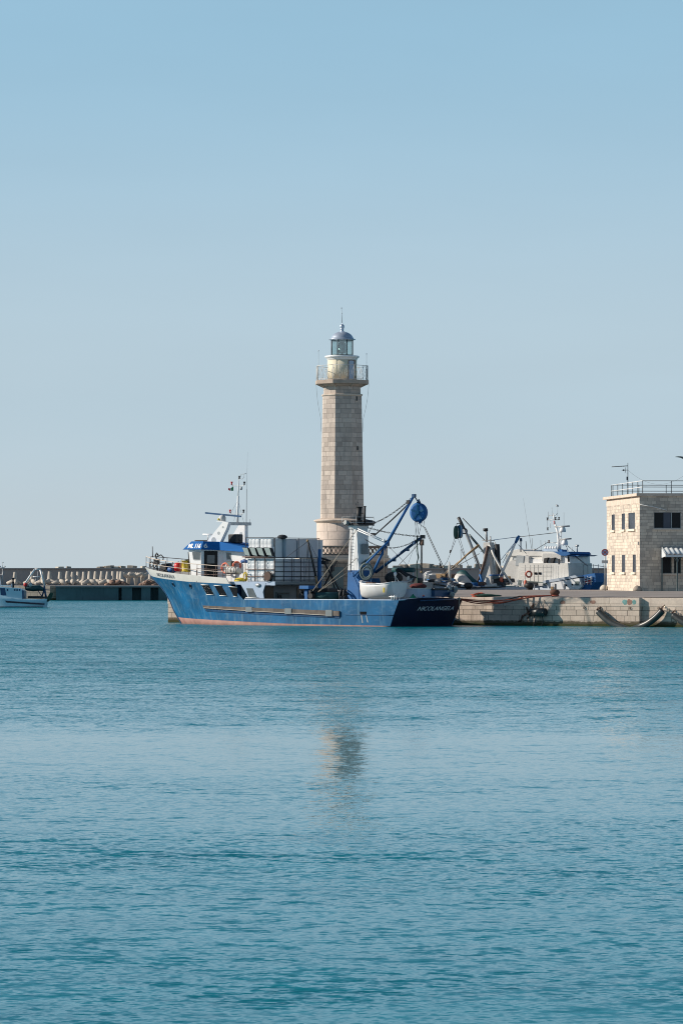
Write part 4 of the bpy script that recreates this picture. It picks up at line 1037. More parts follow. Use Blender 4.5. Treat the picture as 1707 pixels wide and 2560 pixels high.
# radars
p=bp(556,1287,1.1); a=bp(512.8,1282.3,1.1); b_=bp(600.6,1291,1.1)
rd=part(MB().lathe([(.28,-.55),(.30,-.5),(.30,-.2),(.2,-.08),(.1,0)],p,n=20),'radar','tarp')
mb=MB(); d=(b_-a); mb.ext([a+Vector((0,.0,-.07)),b_+Vector((0,0,-.07)),b_+Vector((0,0,.07)),a+Vector((0,0,.07))],(0,-.15,0)); part(mb,'scanner_bar','hullblue2',rd)
p=bp(547,1301,1.4); mb=MB(); mb.lathe([(.06,0),(.10,.02),(.10,.15),(.04,.18)],p,n=12); part(mb,'deck_lamp','yellow')
a=bp(508,1336,1.0);b_=bp(532,1336.5,1.0); mb=MB(); mb.cyl(a,b_,.07,n=8); mb.cyl((a+b_)/2,(a+b_)/2+Vector((0,0,-.6)),.06,n=6); part(mb,'small_scanner','cleanwhite')
# mast
mb=MB(); a=bp(594,1308,0);b_=bp(595.5,1240,0);c_=bp(597.5,1196,0); mb.cyl(a,b_,.10,.085,n=8); mb.cyl(b_,c_,.055,.045,n=8)
ms=part(mb,'mast','cleanwhite')
def arm(x0,y0,x1,y1,ym,cols):
    mb=MB(); mb.path([bp(x0,y0,0),bp(x0+1.5,ym-.5,0),bp(x0+5,ym,0),bp(x1-5,ym+.3,0),bp(x1-1,ym-1,0),bp(x1,y1,0)],.028,5); part(mb,'crossarm','steel',ms)
    for (x,y),m_ in zip(((x0,y0),(x1,y1)),cols):
        q=bp(x,y,0); mb=MB(); mb.lathe([(.09,0),(.06,.06),(.06,.13),(.10,.2),(.09,.26)],q-Vector((0,0,.02)),n=10); part(mb,'nav_light',m_,ms)
arm(579.5,1211,611,1211,1214.5,('red','dark')); arm(575.5,1281,609,1281,1285,('red','dark'))
q=bp(598.5,1196.5,0); mb=MB(); mb.lathe([(.09,0),(.07,.06),(.07,.16),(.10,.24)],q,n=10); part(mb,'nav_light','dark',ms)
mb=MB(); mb.path([bp(600,1197,0),bp(606,1197.5,0),bp(610,1193,0),bp(610.5,1185.5,0)],.018,4); mb.cyl(bp(604,1185.5,0),bp(616,1184,0),.022,n=4); mb.cyl(bp(602.5,1192,0),bp(602.5,1184.5,0),.015,n=4); part(mb,'wind_vane','steel',ms)
q=bp(603,1222,0); mb=MB(); mb.lathe([(.08,-.1),(.11,0),(.08,.16),(.02,.18)],q,n=10); part(mb,'radio_dome','steel',ms)
for x,y in ((576,1285),(610,1308),(585,1303)): part(MB().cyl(bp(595.5,1250,0),bp(x,y,.0),.012,n=4),'mast_stay','thincable',ms)
# flag: three vertical bands
pq=[(583.5,1215.5,1227),(579,1219,1227),(575.5,1221,1227),(571,1220,1225)]
part(MB().cyl(bp(580,1213,0),bp(583.5,1227,0),.012,n=4),'flag_halyard','thincable',ms)
for (a,b_,m_) in ((0,1,'flaggreen'),(1,2,'cleanwhite'),(2,3,'red')):
    x0,t0_,b0_=pq[a];x1,t1_,b1_=pq[b_]
    fl=MB().ext([bp(x0,t0_,0),bp(x1,t1_,.1),bp(x1,b1_,.1),bp(x0,b0_,0)],(0,-.01,0)); part(fl,'flag_band',m_,ms)
mb=MB(); mb.cyl(bp(616,1310,-1.5),bp(616.8,1222,-1.5),.03,.02,n=5); mb.cyl(bp(616.8,1222,-1.5),bp(619,1130,-1.5),.012,.006,n=4); part(mb,'whip_aerial','thincable')
mb=MB(); mb.cyl(bp(616,1307,-1.5),bp(626,1307,-1.5),.02,n=4); mb.cyl(bp(625,1307,-1.5),bp(625,1298,-1.5),.015,n=4); part(mb,'aerial_arm','thincable')
# bow rails
def brail(side,u0,u1,m_,name,n=8):
    mb=MB(); N=24; us_=[u0+(u1-u0)*i/N for i in range(N+1)]
    tops=[hp(min(u,29.7),zt_wh(u),-.05,side)+Vector((0,0,.95)) for u in us_]; mids=[p-Vector((0,0,.47)) for p in tops]
    mb.path(tops,.032,6); mb.path(mids,.024,5)
    o_=part(mb,name,m_)
    for i in range(n+1):
        u=u0+(u1-u0)*i/n; q=hp(min(u,29.7),zt_wh(u),-.05,side)
        part(MB().cyl(q,q+Vector((0,0,.95)),.03,n=5),'rail_post','rustrail',o_)
brail(1,16.2,29.6,'trimstone','bow_railing',12); brail(-1,16.2,29.6,'rustrail','bow_railing',12)
part(MB().cyl(bp(382,1393,0),bp(381.5,1366,0),.04,.03,n=6),'jack_staff','rustrail')
# bow fittings
mb=MB(); q=bp(392,1425,.3)
mb.torus(bp(379,1411,.3),.22,.05,(0,1,.2),14,6); mb.torus(bp(387,1414,.3),.16,.05,(0,1,.2),14,6); part(mb,'windlass_wheel','dark')
mb=MB(); mb.path([bp(394,1428,0),bp(393,1400,0),bp(389,1388,0),bp(392,1383,0),bp(396,1388,0)],.07,6); mb.path([bp(393,1392,0),bp(403,1387,0),bp(409,1393,0),bp(408,1401,0)],.05,6); mb.box(bp(393,1404,0),(.4,.3,.5)); part(mb,'anchor_davit','dark')
mb=MB(); q=bp(417,1418,-.2); mb.cyl(q+Vector((0,.5,0)),q+Vector((0,-.5,0)),.32,.32,14); mb.box(q+Vector((0,0,-.4)),(.9,.9,.3)); part(mb,'anchor_winch','dark')
# things standing on the bow deck
e=onboat('float',bp(446.5,1429,.5),'fat red cylindrical float standing among gear on the bow deck','float')
MB().lathe([(.20,0),(.36,.1),(.38,.35),(.38,.6),(.30,.74),(.1,.78)],n=20).build('body',M['red'],e); MB().torus((0,0,.8),.07,.02,(0,1,0),10,5).build('eye',M['dark'],e)
for i,(x,y,m_,lb,h_) in enumerate(((464,1429,'yellow','yellow net drum on the bow deck beside the red float',.95),(474,1430,'green','green net drum on the bow deck against the wheelhouse',1.05))):
    e=onboat('net_drum',bp(x,y,.6-.8*i),lb,'net drum'); MB().lathe([(.38,0),(.38,.04),(.30,.06),(.33,h_*.5),(.30,h_-.06),(.38,h_-.04),(.38,h_)],n=18).build('wound_net',M[m_],e)
    g=MB(); 
    for a in range(6): g.cyl((.39*math.cos(a),.39*math.sin(a),0),(.39*math.cos(a),.39*math.sin(a),h_),.025,n=5)
    g.build('drum_frame',M['wood'],e)
e=onboat('net_bundle',bp(431,1430,.0),'low blue net bundle beside the anchor winch on the bow','net bundle'); MB().sph((0,0,.22),(.5,.4,.3),12).build('bundle',M['bluebag'],e)
# lifebuoys on the side rail
def lifebuoy(p,ax,label,r=.34,grp='orange lifebuoys on the boats',dirv=None):
    e=empty('lifebuoy',p,0,label,'lifebuoy',grp)
    MB().torus((0,0,0),r,.085,ax,24,8).build('ring',M['orange'],e)
    q=Vector(ax).normalized().to_track_quat('Z','Y')
    for k in range(4):
        a=math.pi/4+k*math.pi/2; c_=q@Vector((r*math.cos(a),r*math.sin(a),0)); tg=q@Vector((-math.sin(a),math.cos(a),0))
        MB().torus(c_,.092,.015,tg,10,5).build('white_band',M['cleanwhite'],e)
    return e
nb=BM.to_3x3()@Vector((0,1,0)); na=BM.to_3x3()@Vector((-.6,.8,0))
lifebuoy(Bw(bp(564,1420,1.9)),nb,'large orange lifebuoy left of the black cabinet beside the wheelhouse',.40)
lifebuoy(Bw(bp(592,1414,1.7)),na,'tilted orange lifebuoy right of the black cabinet behind the wheelhouse',.30)
e=onboat('deck_cabinet',bp(576,1424,1.75),'small black cabinet between the two lifebuoys','cabinet'); b=MB(); b.bx(-.3,.3,-.2,.2,.1,.72); b.build('body',M['dark'],e,bevel=.03); MB().bx(-.24,.24,.2,.215,.3,.66).build('front_panel',M['greygreen'],e); g=MB(); 
for x in (-.25,.25): g.bx(x-.03,x+.03,-.15,.15,0,.1)
g.build('foot',M['dark'],e)
e=onboat('life_raft',bp(582,1436,2.6),'white life raft canister lying in its cradle beside the rail','life raft'); MB().path([(-.75,0,.32),(-.7,0,.32),(-.6,0,.32),(.6,0,.32),(.7,0,.32),(.75,0,.32)],[.1,.24,.29,.29,.24,.1],16).build('canister',M['tarp'],e)
for x in (-.35,0,.35): MB().torus((x,0,.32),.295,.02,(1,0,0),18,5).build('strap',M['dark'],e)
g=MB(); g.bx(-.6,.6,-.25,.25,0,.06); g.build('cradle',M['dark'],e)
e=onboat('hose_coil',bp(613.5,1442,2.9),'yellow hose coil hung on the rail left of the rusty cage','hose'); MB().torus((0,0,0),.32,.045,(.2,1,0),22,6,(.8,1.2)).build('outer_loop',M['yellow'],e); MB().torus((0,.05,-.03),.25,.04,(.25,1,0),22,6,(.8,1.25)).build('inner_loop',M['yellow'],e)
e=onboat('net_heap',bp(600,1455,3.2),'yellow net heap on deck under the hose coil','net heap'); MB().sph((0,0,.12),(.55,.4,.26),12).build('heap',M['yellow'],e)
e=onboat('tarp_roll',bp(611,1404,3.3),'small blue tarp roll tied on the corner above the hose','tarp'); MB().path([(-.35,0,0),(-.3,0,0),(0,0,.05),(.3,0,0),(.35,0,0)],[.05,.13,.16,.13,.05],10).build('roll',M['bluebag'],e)
e=onboat('hose_reel',bp(670,1455,3.95),'brown hose reel on the shelter deck edge in front of the white bins','hose reel'); MB().cyl((0,-.12,.48),(0,.12,.48),.36,.36,20).build('drum',M['cagebrown'],e)
for y in (-.14,.14): MB().torus((0,y,.48),.42,.025,(0,1,0),22,5).build('rim',M['dark'],e)
g=MB(); g.ext([(-.3,-.2,0),(.3,-.2,0),(0,-.2,.5)],(0,.03,0)); g.build('stand',M['dark'],e)
# ladder-railing midships
mb=MB()
for z in (.95,.5): mb.cyl((17.0,3.95,3.63+z),(20.8,3.95,3.75+z),.03,n=6)
for i in range(5): mb.cyl((17+.95*i,3.95,3.6),(17+.95*i,3.95,4.6),.025,n=5)
part(mb,'side_railing','rustrail')
# ------------- working deck gear
part(MB().bx(-0,0,0,0,0,0),'x','dark') if False else None
# blue post and cargo derrick
a=bp(799,1475,-1.0);b_=bp(799,1391,-1.0)
mb=MB(); mb.box(((a+b_)/2),(.2,.2,b_.z-a.z+1.2)); part(mb,'derrick_post','bluep')
mb=MB(); mb.path([bp(769.5,1353,1.6),bp(781,1402,1.2),bp(793,1458,.6)],[.07,.10,.09],8); part(mb,'derrick_boom','dark')
mb=MB(); mb.sph(bp(769,1352,1.6),.12,8); part(mb,'boom_tip_fitting','wood'); part(MB().cyl(bp(789,1440,.8),bp(793,1459,.6),.10,n=8),'boom_heel','wood')
for x0,y0,x1,y1,v0,v1 in ((769,1354,712,1396,1.6,3.3),(769,1354,763,1455,1.6,1.6),(771,1354,768,1400,1.6,1.6),(771,1354,794,1395,1.6,.2),(803,1392,850,1470,-1,-1.5)):
    part(MB().cyl(bp(x0,y0,v0),bp(x1,y1,v1),.018,n=4),'derrick_cable','cable')
mb=MB()
for x0,y0,x1,y1 in ((806,1398,848,1475),(852,1470,868,1482),(826,1435,838,1475),(808,1470,842,1402)): mb.cyl(bp(x0,y0,-2.2),bp(x1,y1,-2.2),.06,n=6)
part(mb,'cross_brace','dark')
mb=MB(); 
for x0 in (806,): mb.cyl(bp(803,1396,-1.8),bp(826,1402,-1.8),.08,n=6); mb.box(bp(812,1406,-1.8),(.5,.4,.3))
part(mb,'light_bracket','dark')
mb=MB(); mb.box(bp(831,1420,-2.0),(.2,.25,.55)); part(mb,'speaker_box','dark')
# blue hydraulic winch
q=bp(768,1497,2.4); mb=MB(); mb.box(q+Vector((0,0,.95)),(1.0,.9,.28)); mb.box(q+Vector((0,0,.4)),(.35,.4,.9)); part(mb,'winch_frame','bluep',bevel=.03)
mb=MB()
for d in (-.5,.5): mb.cyl(q+Vector((d,.25,.25)),q+Vector((d,-.35,.25)),.24,.24,14); mb.cyl(q+Vector((d,.3,.6)),q+Vector((d,-.1,.6)),.12,.12,10)
part(mb,'winch_drum','dark')
# net roller
mb=MB(); a=bp(786,1490,2.2);b_=bp(848,1489,1.0); mb.cyl(a,b_,.30,.30,18); part(mb,'net_roller','teal')
mb=MB(); 
for f_ in (0,1): 
    c_=a.lerp(b_,f_); d=(b_-a).normalized(); mb.cyl(c_-d*.04,c_+d*.04,.40,.40,18)
part(mb,'roller_flange','dark')
for x,y,r in ((852,1488,.52),(861,1488,.50),(868,1492,.3)):
    part(MB().torus(bp(x,y,1.0),r,.06,(1,.5,.1),20,6,(1,1)),'hose_hoop','dark')
mb=MB(); mb.box(bp(812,1478,.5),(1.8,1.2,.5)); mb.box(bp(838,1484,-.5),(2.2,1,.4)); part(mb,'deck_machinery','dark',bevel=.05)
mb=MB(); mb.path([bp(872,1482,0),bp(867,1487,.2),bp(868,1497,.3)],.2,8); part(mb,'wrapped_bollard','wood')
# gantry pylon: white above, blue below
VW=.72
def pprof(pts,z0,z1): return pts
def pyl(zl,name,m_):
    rows=[]
    for z in zl:
        f=max(0,min(1,(8.25-z)/7.0)); uf=6.98+.30*f; ua=6.25-.75*f**1.6
        vw=VW+.12*f; rows.append([Vector((uf,vw,z)),Vector((ua,vw,z)),Vector((ua,-vw,z)),Vector((uf,-vw,z))])
    mb=MB(); mb.grid(rows,False,True); mb.add(rows[0],[(0,1,2,3)]); mb.add(rows[-1],[(0,1,2,3)]); return part(mb,name,m_)
pyl([4.56,5.2,6,7,8.0],'gantry_pylon','cleanwhite'); pyl([1.2,2,3,4,4.555],'gantry_base','bluep'); 
part(MB().bx(6.2,7.1,-.8,.8,8.0,8.25),'pylon_cap','cleanwhite')
f=part(MB().bx(6.0,6.04,.35,-.5,5.9,6.75),'pylon_panel','greywall')
mb=MB(); 
for i in range(14): mb.cyl((6.9,.78,4.4+i*.27),(6.55,.78,4.4+i*.27),.014,n=4)
mb.cyl((6.9,.79,4.2),(6.9,.79,8.1),.016,n=4); part(mb,'pylon_ladder','steel')
# platform and exhausts on top of the pylon
mb=MB()
for z,r in ((8.95,.8),(8.5,.8)): mb.path([(6.0,1.1,z),(7.5,1.1,z),(7.5,-1.2,z),(6.0,-1.2,z),(6.0,1.1,z)],.028,5)
for u,v in ((6,1.1),(7.5,1.1),(7.5,-1.2),(6,-1.2)): mb.cyl((u,v,8.25),(u,v,9.0),.028,n=5)
part(mb,'platform_rail','steel')
mb=MB(); mb.bx(5.9,7.4,-1.2,1.0,8.26,8.36); part(mb,'platform','dark')
q=bp(912,1306,-1); part(MB().sph(q+Vector((0,-.5,0)),(.3,.9,.22),12),'folded_net','dark')
mb=MB(); mb.box((6.6,.3,8.55),(.7,.7,.35)); mb.box((6.5,-.6,8.5),(.5,.5,.25)); part(mb,'engine_box','dark',bevel=.04)
for (x0,y0,x1,y1,r0,r1) in ((896,1305,898,1269,.20,.22),(911,1308,912,1267,.085,.085)):
    a=bp(x0,y0,0);b_=bp(x1,y1,0); mb=MB(); mb.cyl(a,b_,r0,r1,n=12); mb.cyl(b_,b_+Vector((.0,0,.07)),r1*1.25,r1*1.25,n=12); part(mb,'exhaust_pipe','black')
mb=MB(); mb.cyl(bp(903,1283,0),bp(911,1283,0),.03,n=4); mb.path([bp(893,1267,0),bp(889,1259,0),bp(896,1255,0)],.02,4); mb.cyl(bp(897,1266,0),bp(891,1252,0),.015,n=4); part(mb,'exhaust_bracket','dark')
mb=MB(); a=bp(874,1309,.8); mb.cyl(a,a+Vector((.1,.5,.1)),.14,.2,10); part(mb,'search_light','greywall')
# booms
def boom(name,m_,a,b_,r0,r1=None,par=None):
    mb=MB(); mb.cyl(a,b_,r0,r1 or r0,n=10); return part(mb,name,m_,par)
TOP=bp(1034.5,1239,0); HEEL=bp(930,1436,0); ELB=bp(967,1358,0)
m1=boom('main_boom','bluep',HEEL,ELB,.11,.12); boom('boom_extension','bluep',ELB,TOP,.135,.10,m1)
part(MB().box(TOP,(.26,.26,.26)),'boom_tip_fitting','hullblue2',m1); part(MB().box(ELB,(.3,.3,.45)),'boom_joint','hullblue2',m1)
boom('boom_strut','bluep',bp(883,1441,1.0),bp(971,1353,.3),.085)
m3=boom('second_boom','hullblue2',bp(938,1431,-.5),bp(1057,1341,-1.2),.13,.11)
mb=MB()
for x,y in ((1018,1374),(985,1400),(1035,1357)): mb.box(bp(x,y,-.9),(.25,.2,.25))
part(mb,'boom_lug','hullblue2',m3)
part(MB().box(bp(1056,1342,-1.2),(.35,.25,.3)),'boom_head','dark',m3)
boom('hydraulic_ram','greygreen',bp(903,1412,.3),bp(958,1366,.2),.11)
mb=MB(); mb.lathe([(.75,1.2),(.7,1.8),(.55,2.6),(.5,3.4),(.35,3.9)],(4.9,-.0,0),n=14); part(mb,'crane_turret','hullblue2')
mb=MB(); mb.torus(bp(915,1429,.75),.5,.09,(-.45,1,0),20,6,(1,1.3)); mb.torus(bp(916,1431,.75),.34,.07,(-.45,1,0),20,6,(1,1.3)); part(mb,'hose_coil','greygreen')
# chains and stays
def chain(a,b_,s_,name='chain',m_='cable',r=.022,step=.2):
    mb=MB(); dots(mb,sag(a,b_,s_,14),r*.75,step=step*.85); part(mb,name,m_)
chain(TOP,bp(932,1309,-.6),.25,r=.03); chain(bp(922,1320,-.4),bp(1050,1341,-1.1),.12,r=.03); chain(bp(915,1350,.5),bp(1048,1344,-1.0),.75,r=.025)
for x0,y0,x1,y1,v in ((1026,1253,930,1342,.2),(1024,1256,934,1340,.1),(1022,1258,938,1338,0),(1020,1262,944,1332,-.1)): part(MB().path(sag(bp(x0,y0,v),bp(x1,y1,v),.05,6),.022,4),'hoist_cable','cable')
part(MB().box(bp(932,1336,.1),(.35,.2,.22)),'hoist_block','dark')
part(MB().box(bp(1021,1255,0),(.3,.25,.3)),'hoist_block','dark')
for y in (0,5): part(MB().cyl(bp(893,1321+y,.8),bp(962,1352+y*.8,.3),.045,n=6),'stay_rod','cleanwhite')
part(MB().box(bp(957,1350,.3),(.3,.15,.2)),'rod_end','cleanwhite')
for x0,y0,x1,y1,v0,v1,m_,r in ((893,1322,782,1477,.8,3.0,'rope',.028),(878,1425,795,1480,.8,3.3,'rope',.024),(892,1395,797,1478,.8,3.2,'rope',.02),(879,1316,876,1430,.8,.8,'rust',.02),
    (893,1325,884,1440,.8,.9,'thincable',.012),(922,1325,914,1385,-.5,-.4,'cable',.016),(933,1312,920,1335,-.8,-.5,'cable',.02),
    (961,1360,959,1440,.2,.2,'rope',.03),(970,1365,1018,1413,.1,-.8,'cable',.016),(1050,1356,985,1425,-1,.0,'cable',.02),(1038,1360,1018,1414,-1,-1,'thincable',.012),
    (1036,1365,1045,1395,-1,-1,'thincable',.015),(1034,1345,1052,1410,-1,-1,'thincable',.014)):
    part(MB().cyl(bp(x0,y0,v0),bp(x1,y1,v1),r,n=4),'stay',m_)
part(MB().path([bp(1042,1340,-1),bp(1043,1375,-1),bp(1045,1395,-1),bp(1041,1410,-1),bp(1043,1450,-1),bp(1045,1493,-1)],.045,6),'hydraulic_hose','green')
mb=MB(); a=bp(1054,1356,-1.2); mb.box(a,(.3,.2,.5)); part(mb,'tackle_block','cagebrown'); part(MB().sph(bp(1053,1430,-1.2),.12,8),'lower_block','wood')
for d in (-1.7,1.7): part(MB().cyl(bp(1053.5+d,1358,-1.2),bp(1053.5+d*.2,1432,-1.2),.035,n=5),'tackle_rope','cable')
# power block hanging from the boom head
pb=bp(1046.5,1281,-.2); PB=empty('power_block',Bw(pb),TH,'round blue net hauling power block hanging from the tip of the tall blue boom','power block')
ax=Vector((-.35,.85,.0)).normalized()
MB().path([-ax*.42,-ax*.38,-ax*.12,ax*.05,ax*.34,ax*.40],[.38,.58,.44,.42,.60,.45],20).build('sheave',M['bluep'],PB)
g=MB(); q_=ax.to_track_quat('Z','Y')
for k in range(5):
    a=k*2*math.pi/5+.3; v=q_@Vector((math.cos(a),math.sin(a),0)); w_=q_@Vector((-math.sin(a),math.cos(a),0))
    g.ext([ax*.405+v*.08+w_*.07,ax*.405+v*.5+w_*.05,ax*.405+v*.5-w_*.05,ax*.405+v*.08-w_*.07],ax*.02)
g.cyl(ax*.40,ax*.46,.13,n=12); g.build('hub_spokes',M['hull'],PB)
g=MB(); g.path([(-ax*.5)+Vector((0,0,-.5)),-ax*.55,-ax*.5+Vector((0,0,.55)),Vector((0,0,.78)),ax*.45+Vector((0,0,.6))],.06,6); g.build('yoke',M['hullblue2'],PB)
g=MB(); g.path([-ax*.5+Vector((.1,0,.5)),-ax*.62+Vector((.1,0,.1)),-ax*.6+Vector((0,0,-.45)),-ax*.3+Vector((0,0,-.62))],[.16,.2,.17,.1],8); g.build('net_bag',M['bluebag'],PB)
PB.scale=(1.12,1.12,1.32)
part(MB().cyl(TOP,pb+Vector((0,0,.78)),.03,n=5),'hanging_chain','cable')
part(MB().path([TOP,bp(1045,1255,-.4),bp(1053,1263,-.6)],.05,5),'block_hose','cable')
for x0,y0,x1,y1,r in ((1058,1315,1125,1460,.022),(1062,1318,1133,1470,.028),(1037,1303,1042,1345,.018),(1042,1304,1046,1335,.018),(1055,1304,1044,1345,.018),(1060,1302,1058,1318,.018),(1037,1303,1058,1317,.016),(1039,1305,1038,1345,.012)):
    part(MB().cyl(bp(x0,y0,-.3),bp(x1,y1,-1.0),r,n=4),'block_line','cable')
part(MB().cyl(bp(1098,1408,-.7),bp(1101,1415,-.75),.06,n=6),'turnbuckle','dark')
# ------------------------------------------------------------------ skiff and stern clutter on the blue trawler
sk0=Vector((.95,3.3,2.2)); SK=onboat('skiff',(2.8,2.05,2.2),'white wooden skiff lying on the trawler rail under the booms','skiff')
L=3.9
rows=[]
def skr(u,hb,z0,z1):
    r=[]
    for s_ in (-1,1):
        for k in ([1,.9,.7,.4,.12] if s_<0 else [.12,.4,.7,.9,1]):
            a=k; y=s_*hb*(math.sin(a*math.pi/2)**.6); z=z0+(z1-z0)*(1-math.cos(a*math.pi/2))**.9
            r.append(Vector((u,y,z)))
    return r
for u,hb,z0,z1 in ((-1.95,1.05,.12,1.36),(-1.3,1.2,.02,1.26),(-.4,1.25,0,1.2),(.5,1.2,0,1.2),(1.2,.95,.05,1.25),(1.8,.45,.2,1.36),(2.05,.04,.45,1.46)):
    rows.append(skr(u,hb,z0,z1))
b=MB(); b.grid(rows,True); b.add(rows[0],[tuple(range(10))]); b.build('hull',M['white'],SK,solid=.05)
for s_ in (0,9): MB().path([r[s_]+Vector((0,0,.03)) for r in rows],.05,6).build('gunwale',M['cleanwhite'],SK)
MB().path([rows[0][0]+Vector((-.02,0,.03)),rows[0][9]+Vector((-.02,0,.03))],.06,6).build('transom_cap',M['cleanwhite'],SK)
for u in (-1.0,.3): MB().box((u,0,1.0),(.3,2.1,.05)).build('thwart',M['wood'],SK)
g=MB(); g.box((-1.3,.35,1.25),(.9,.5,.25)); g.box((1.0,0,1.3),(.7,.5,.18)); g.build('foredeck_locker',M['cagebrown'],SK)
MB().box((-1.35,1.3,.75),(.12,.1,.4)).build('fender_pad',M['yellow'],SK)
g=MB()
for du in (0,.42): g.cyl((-2.1,0.2+du,-.05),(-2.1,0.2+du,.5),.035,n=6)
g.build('cradle_post',M['cleanwhite'],SK)
# cleats on the rail
for x in (979,985):
    mb=MB(); mb.cyl(bp(x,1499.5,4.35),bp(x,1488,4.35),.05,n=6); part(mb,'mooring_post','cleanwhite')
part(MB().cyl(bp(973,1491.5,4.35),bp(991,1492,4.35),.04,n=6),'mooring_crossbar','cleanwhite')
# name lettering on transom and bow
zA=1.12
def tr(px,py):
    p=bu(px,py,-.3)
    for _ in range(5): p=bu(px,py,ust(p.z)-.16*(1-(p.y/4.4)**2))
    return p
p0=tr(1040.5,1526.5);p1=tr(1130,1526.0); 
wd_=(p1-p0).length
rk=Vector((-.47,0,1)).normalized()
ob=text('NICOLANGELA',.52,M['cleanwhite'],BT_,(0,0,0),(1,0,0),(0,1,0),name='name_lettering',shear=.32,space=1.0,off=.0)
mx=max(v.co.x for v in ob.data.vertices)
for v in ob.data.vertices:
    f=v.co.x/mx; yy=p0.y+(p1.y-p0.y)*f; z=p0.z+v.co.y*.9
    v.co=(ust(z)-.16*(1-(yy/4.4)**2)-.04-v.co.z,yy,z)
ob=text('NICOLANGELA',.42,mat('faded_grey_lettering',(.30,.31,.33),.7,var=.3),BT_,(0,0,0),(1,0,0),(0,1,0),name='bow_name_lettering')
mx=max(v.co.x for v in ob.data.vertices); me=ob.data
for v in me.vertices:
    f=v.co.x/mx; u=26.9-3.1*f; z=interp(u,[(15,3.40),(17,3.43),(22,3.60),(26,3.85),(30,4.14)])+.16+v.co.y
    q=hp(u,z,.035+v.co.z); v.co=q
# rope hanging down the transom corner
mb=MB(); mb.path([bu(1147.5,1496,-.9)+Vector((0,0,.1)),bu(1147,1515,-1.0),bu(1147,1549,-.6)],.035,6); mb.sph(bu(1147,1549,-.6),.1,8); mb.sph(bu(1147.5,1497,-.9),.12,8); part(mb,'hanging_rope','rope')
mb=MB(); mb.path([bu(1050,1502,-1.0),bu(1092,1500,-1.1),bu(1135,1498,-1.0)],.05,6); part(mb,'transom_rail','hullblue2')
# --- gear on the stern deck
def gear(name,px,py,v,label,cat,group=None): 
    return onboat(name,bp(px,py,v),label,cat,group)
e=gear('net_box',1043,1494,-.2,'pale blue-grey steel net box on the stern deck behind the skiff','net box')
b=MB(); b.bx(-.75,.75,-.9,.9,0,.72); b.build('box',M['paleblue'],e,bevel=.03); MB().path([(-.75,-.9,.75),(.75,-.9,.75),(.75,.9,.75),(-.75,.9,.75),(-.75,-.9,.75)],.05,6).build('rim',M['bandwhite'],e)
o2=gear('net_heap',1045,1470,-.2,'dark red net heap lying on the pale net box','net heap'); MB().sph((0,0,.15),(.7,.75,.25),12).build('heap',mat('dark_red_net',(.14,.03,.03),.9,var=.4,scale=8,bump=.8),o2)
e=gear('net_box',1090,1492,-2.4,'dark blue net box on the stern deck near the far corner','net box')
b=MB(); b.bx(-.8,.8,-1.3,1.3,0,.55); b.build('box',M['hullblue2'],e,bevel=.03); MB().bx(-.85,.85,-1.35,1.35,.551,.72).build('black_cover',M['dark'],e,bevel=.04)
e=gear('net_pile',1124,1494,-3.4,'pale bundled fishing net hanging over the far stern corner','net pile')
rnd=random.Random(3); b=MB()
for i in range(16): b.sph((rnd.uniform(-.5,.5),rnd.uniform(-.5,.5),rnd.uniform(.1,.8)),(rnd.uniform(.14,.3),rnd.uniform(.14,.3),rnd.uniform(.12,.32)),8)
b.build('netting',M['netpile'],e)
b=MB()
for i in range(5): b.sph((rnd.uniform(-.5,.5),rnd.uniform(-.2,.5),rnd.uniform(.5,.95)),.09,8)
b.build('cork_line',M['cleanwhite'],e)
e=gear('tarp_cover',984,1458,-2.0,'dark humped tarp cover over machinery behind the skiff','tarp')
b=MB(); b.sph((0,0,.45),(.65,.95,.5),14); b.build('cover',M['netdark'],e); MB().bx(-.3,.3,-.5,.5,-.6,.2).build('base',M['dark'],e)
e=gear('deck_winch',1022,1455,-2.0,'black net winch with angled arms standing on the stern deck','winch')
b=MB(); b.path([(1.0,.3,1.1),(.2,0,.55),(-.9,-.3,.15)],[.1,.18,.12],8); b.build('arm',M['dark'],e)
MB().cyl((-.9,-.4,.1),(-.9,.4,.1),.26,.26,14).build('drum',M['black'],e)
b=MB(); b.path([(.35,.1,-.1),(-.5,.1,.2)],[.12,.16],8); b.build('ram',M['steel'],e)
b=MB(); b.bx(-.12,.12,-.12,.12,-.9,.5); b.build('post',M['bandwhite'],e)
e=gear('tripod_frame',988,1470,-1.0,'white steel frame with a lamp standing behind the skiff','frame')
b=MB(); b.cyl((0,0,-.7),(0,0,1.1),.05,n=6); b.cyl((0,0,.95),(-1.0,-.5,-.7),.035,n=6); b.cyl((0,0,1.0),(-.3,.5,.9),.04,n=6); b.build('frame',M['bandwhite'],e); MB().sph((-.05,.1,1.15),(.16,.12,.2),10).build('lamp',M['cleanwhite'],e)
e=gear('net_roller',1008,1425,-2.6,'teal net roller raised behind the skiff on a frame','net roller')
MB().cyl((1.1,0,0),(-1.1,0,0),.2,.2,14).build('roller',M['teal'],e); g=MB(); 
for x in (-1.05,1.05): g.cyl((x,0,0),(x*.8,0,-1.9),.05,n=6)
g.build('frame',M['bandwhite'],e)
e=gear('net_cone',1032,1500,1.6,'green net bundle hanging against the stern rail','net bundle'); MB().lathe([(.42,-.02),(.32,.15),(.1,.38),(.03,.5)],n=12).build('bundle',mat('bright_green_net',(.02,.22,.12),.8,var=.3,scale=6,bump=.5),e)
e=gear('fender_ball',1058,1500,.6,'small blue and white fender ball on the stern rail','fender'); MB().sph((0,0,.12),(.16,.16,.2),12).build('ball',M['bluep'],e); MB().lathe([(.08,.3),(.1,.36),(.05,.42)],n=10).build('cap',M['orange'],e)
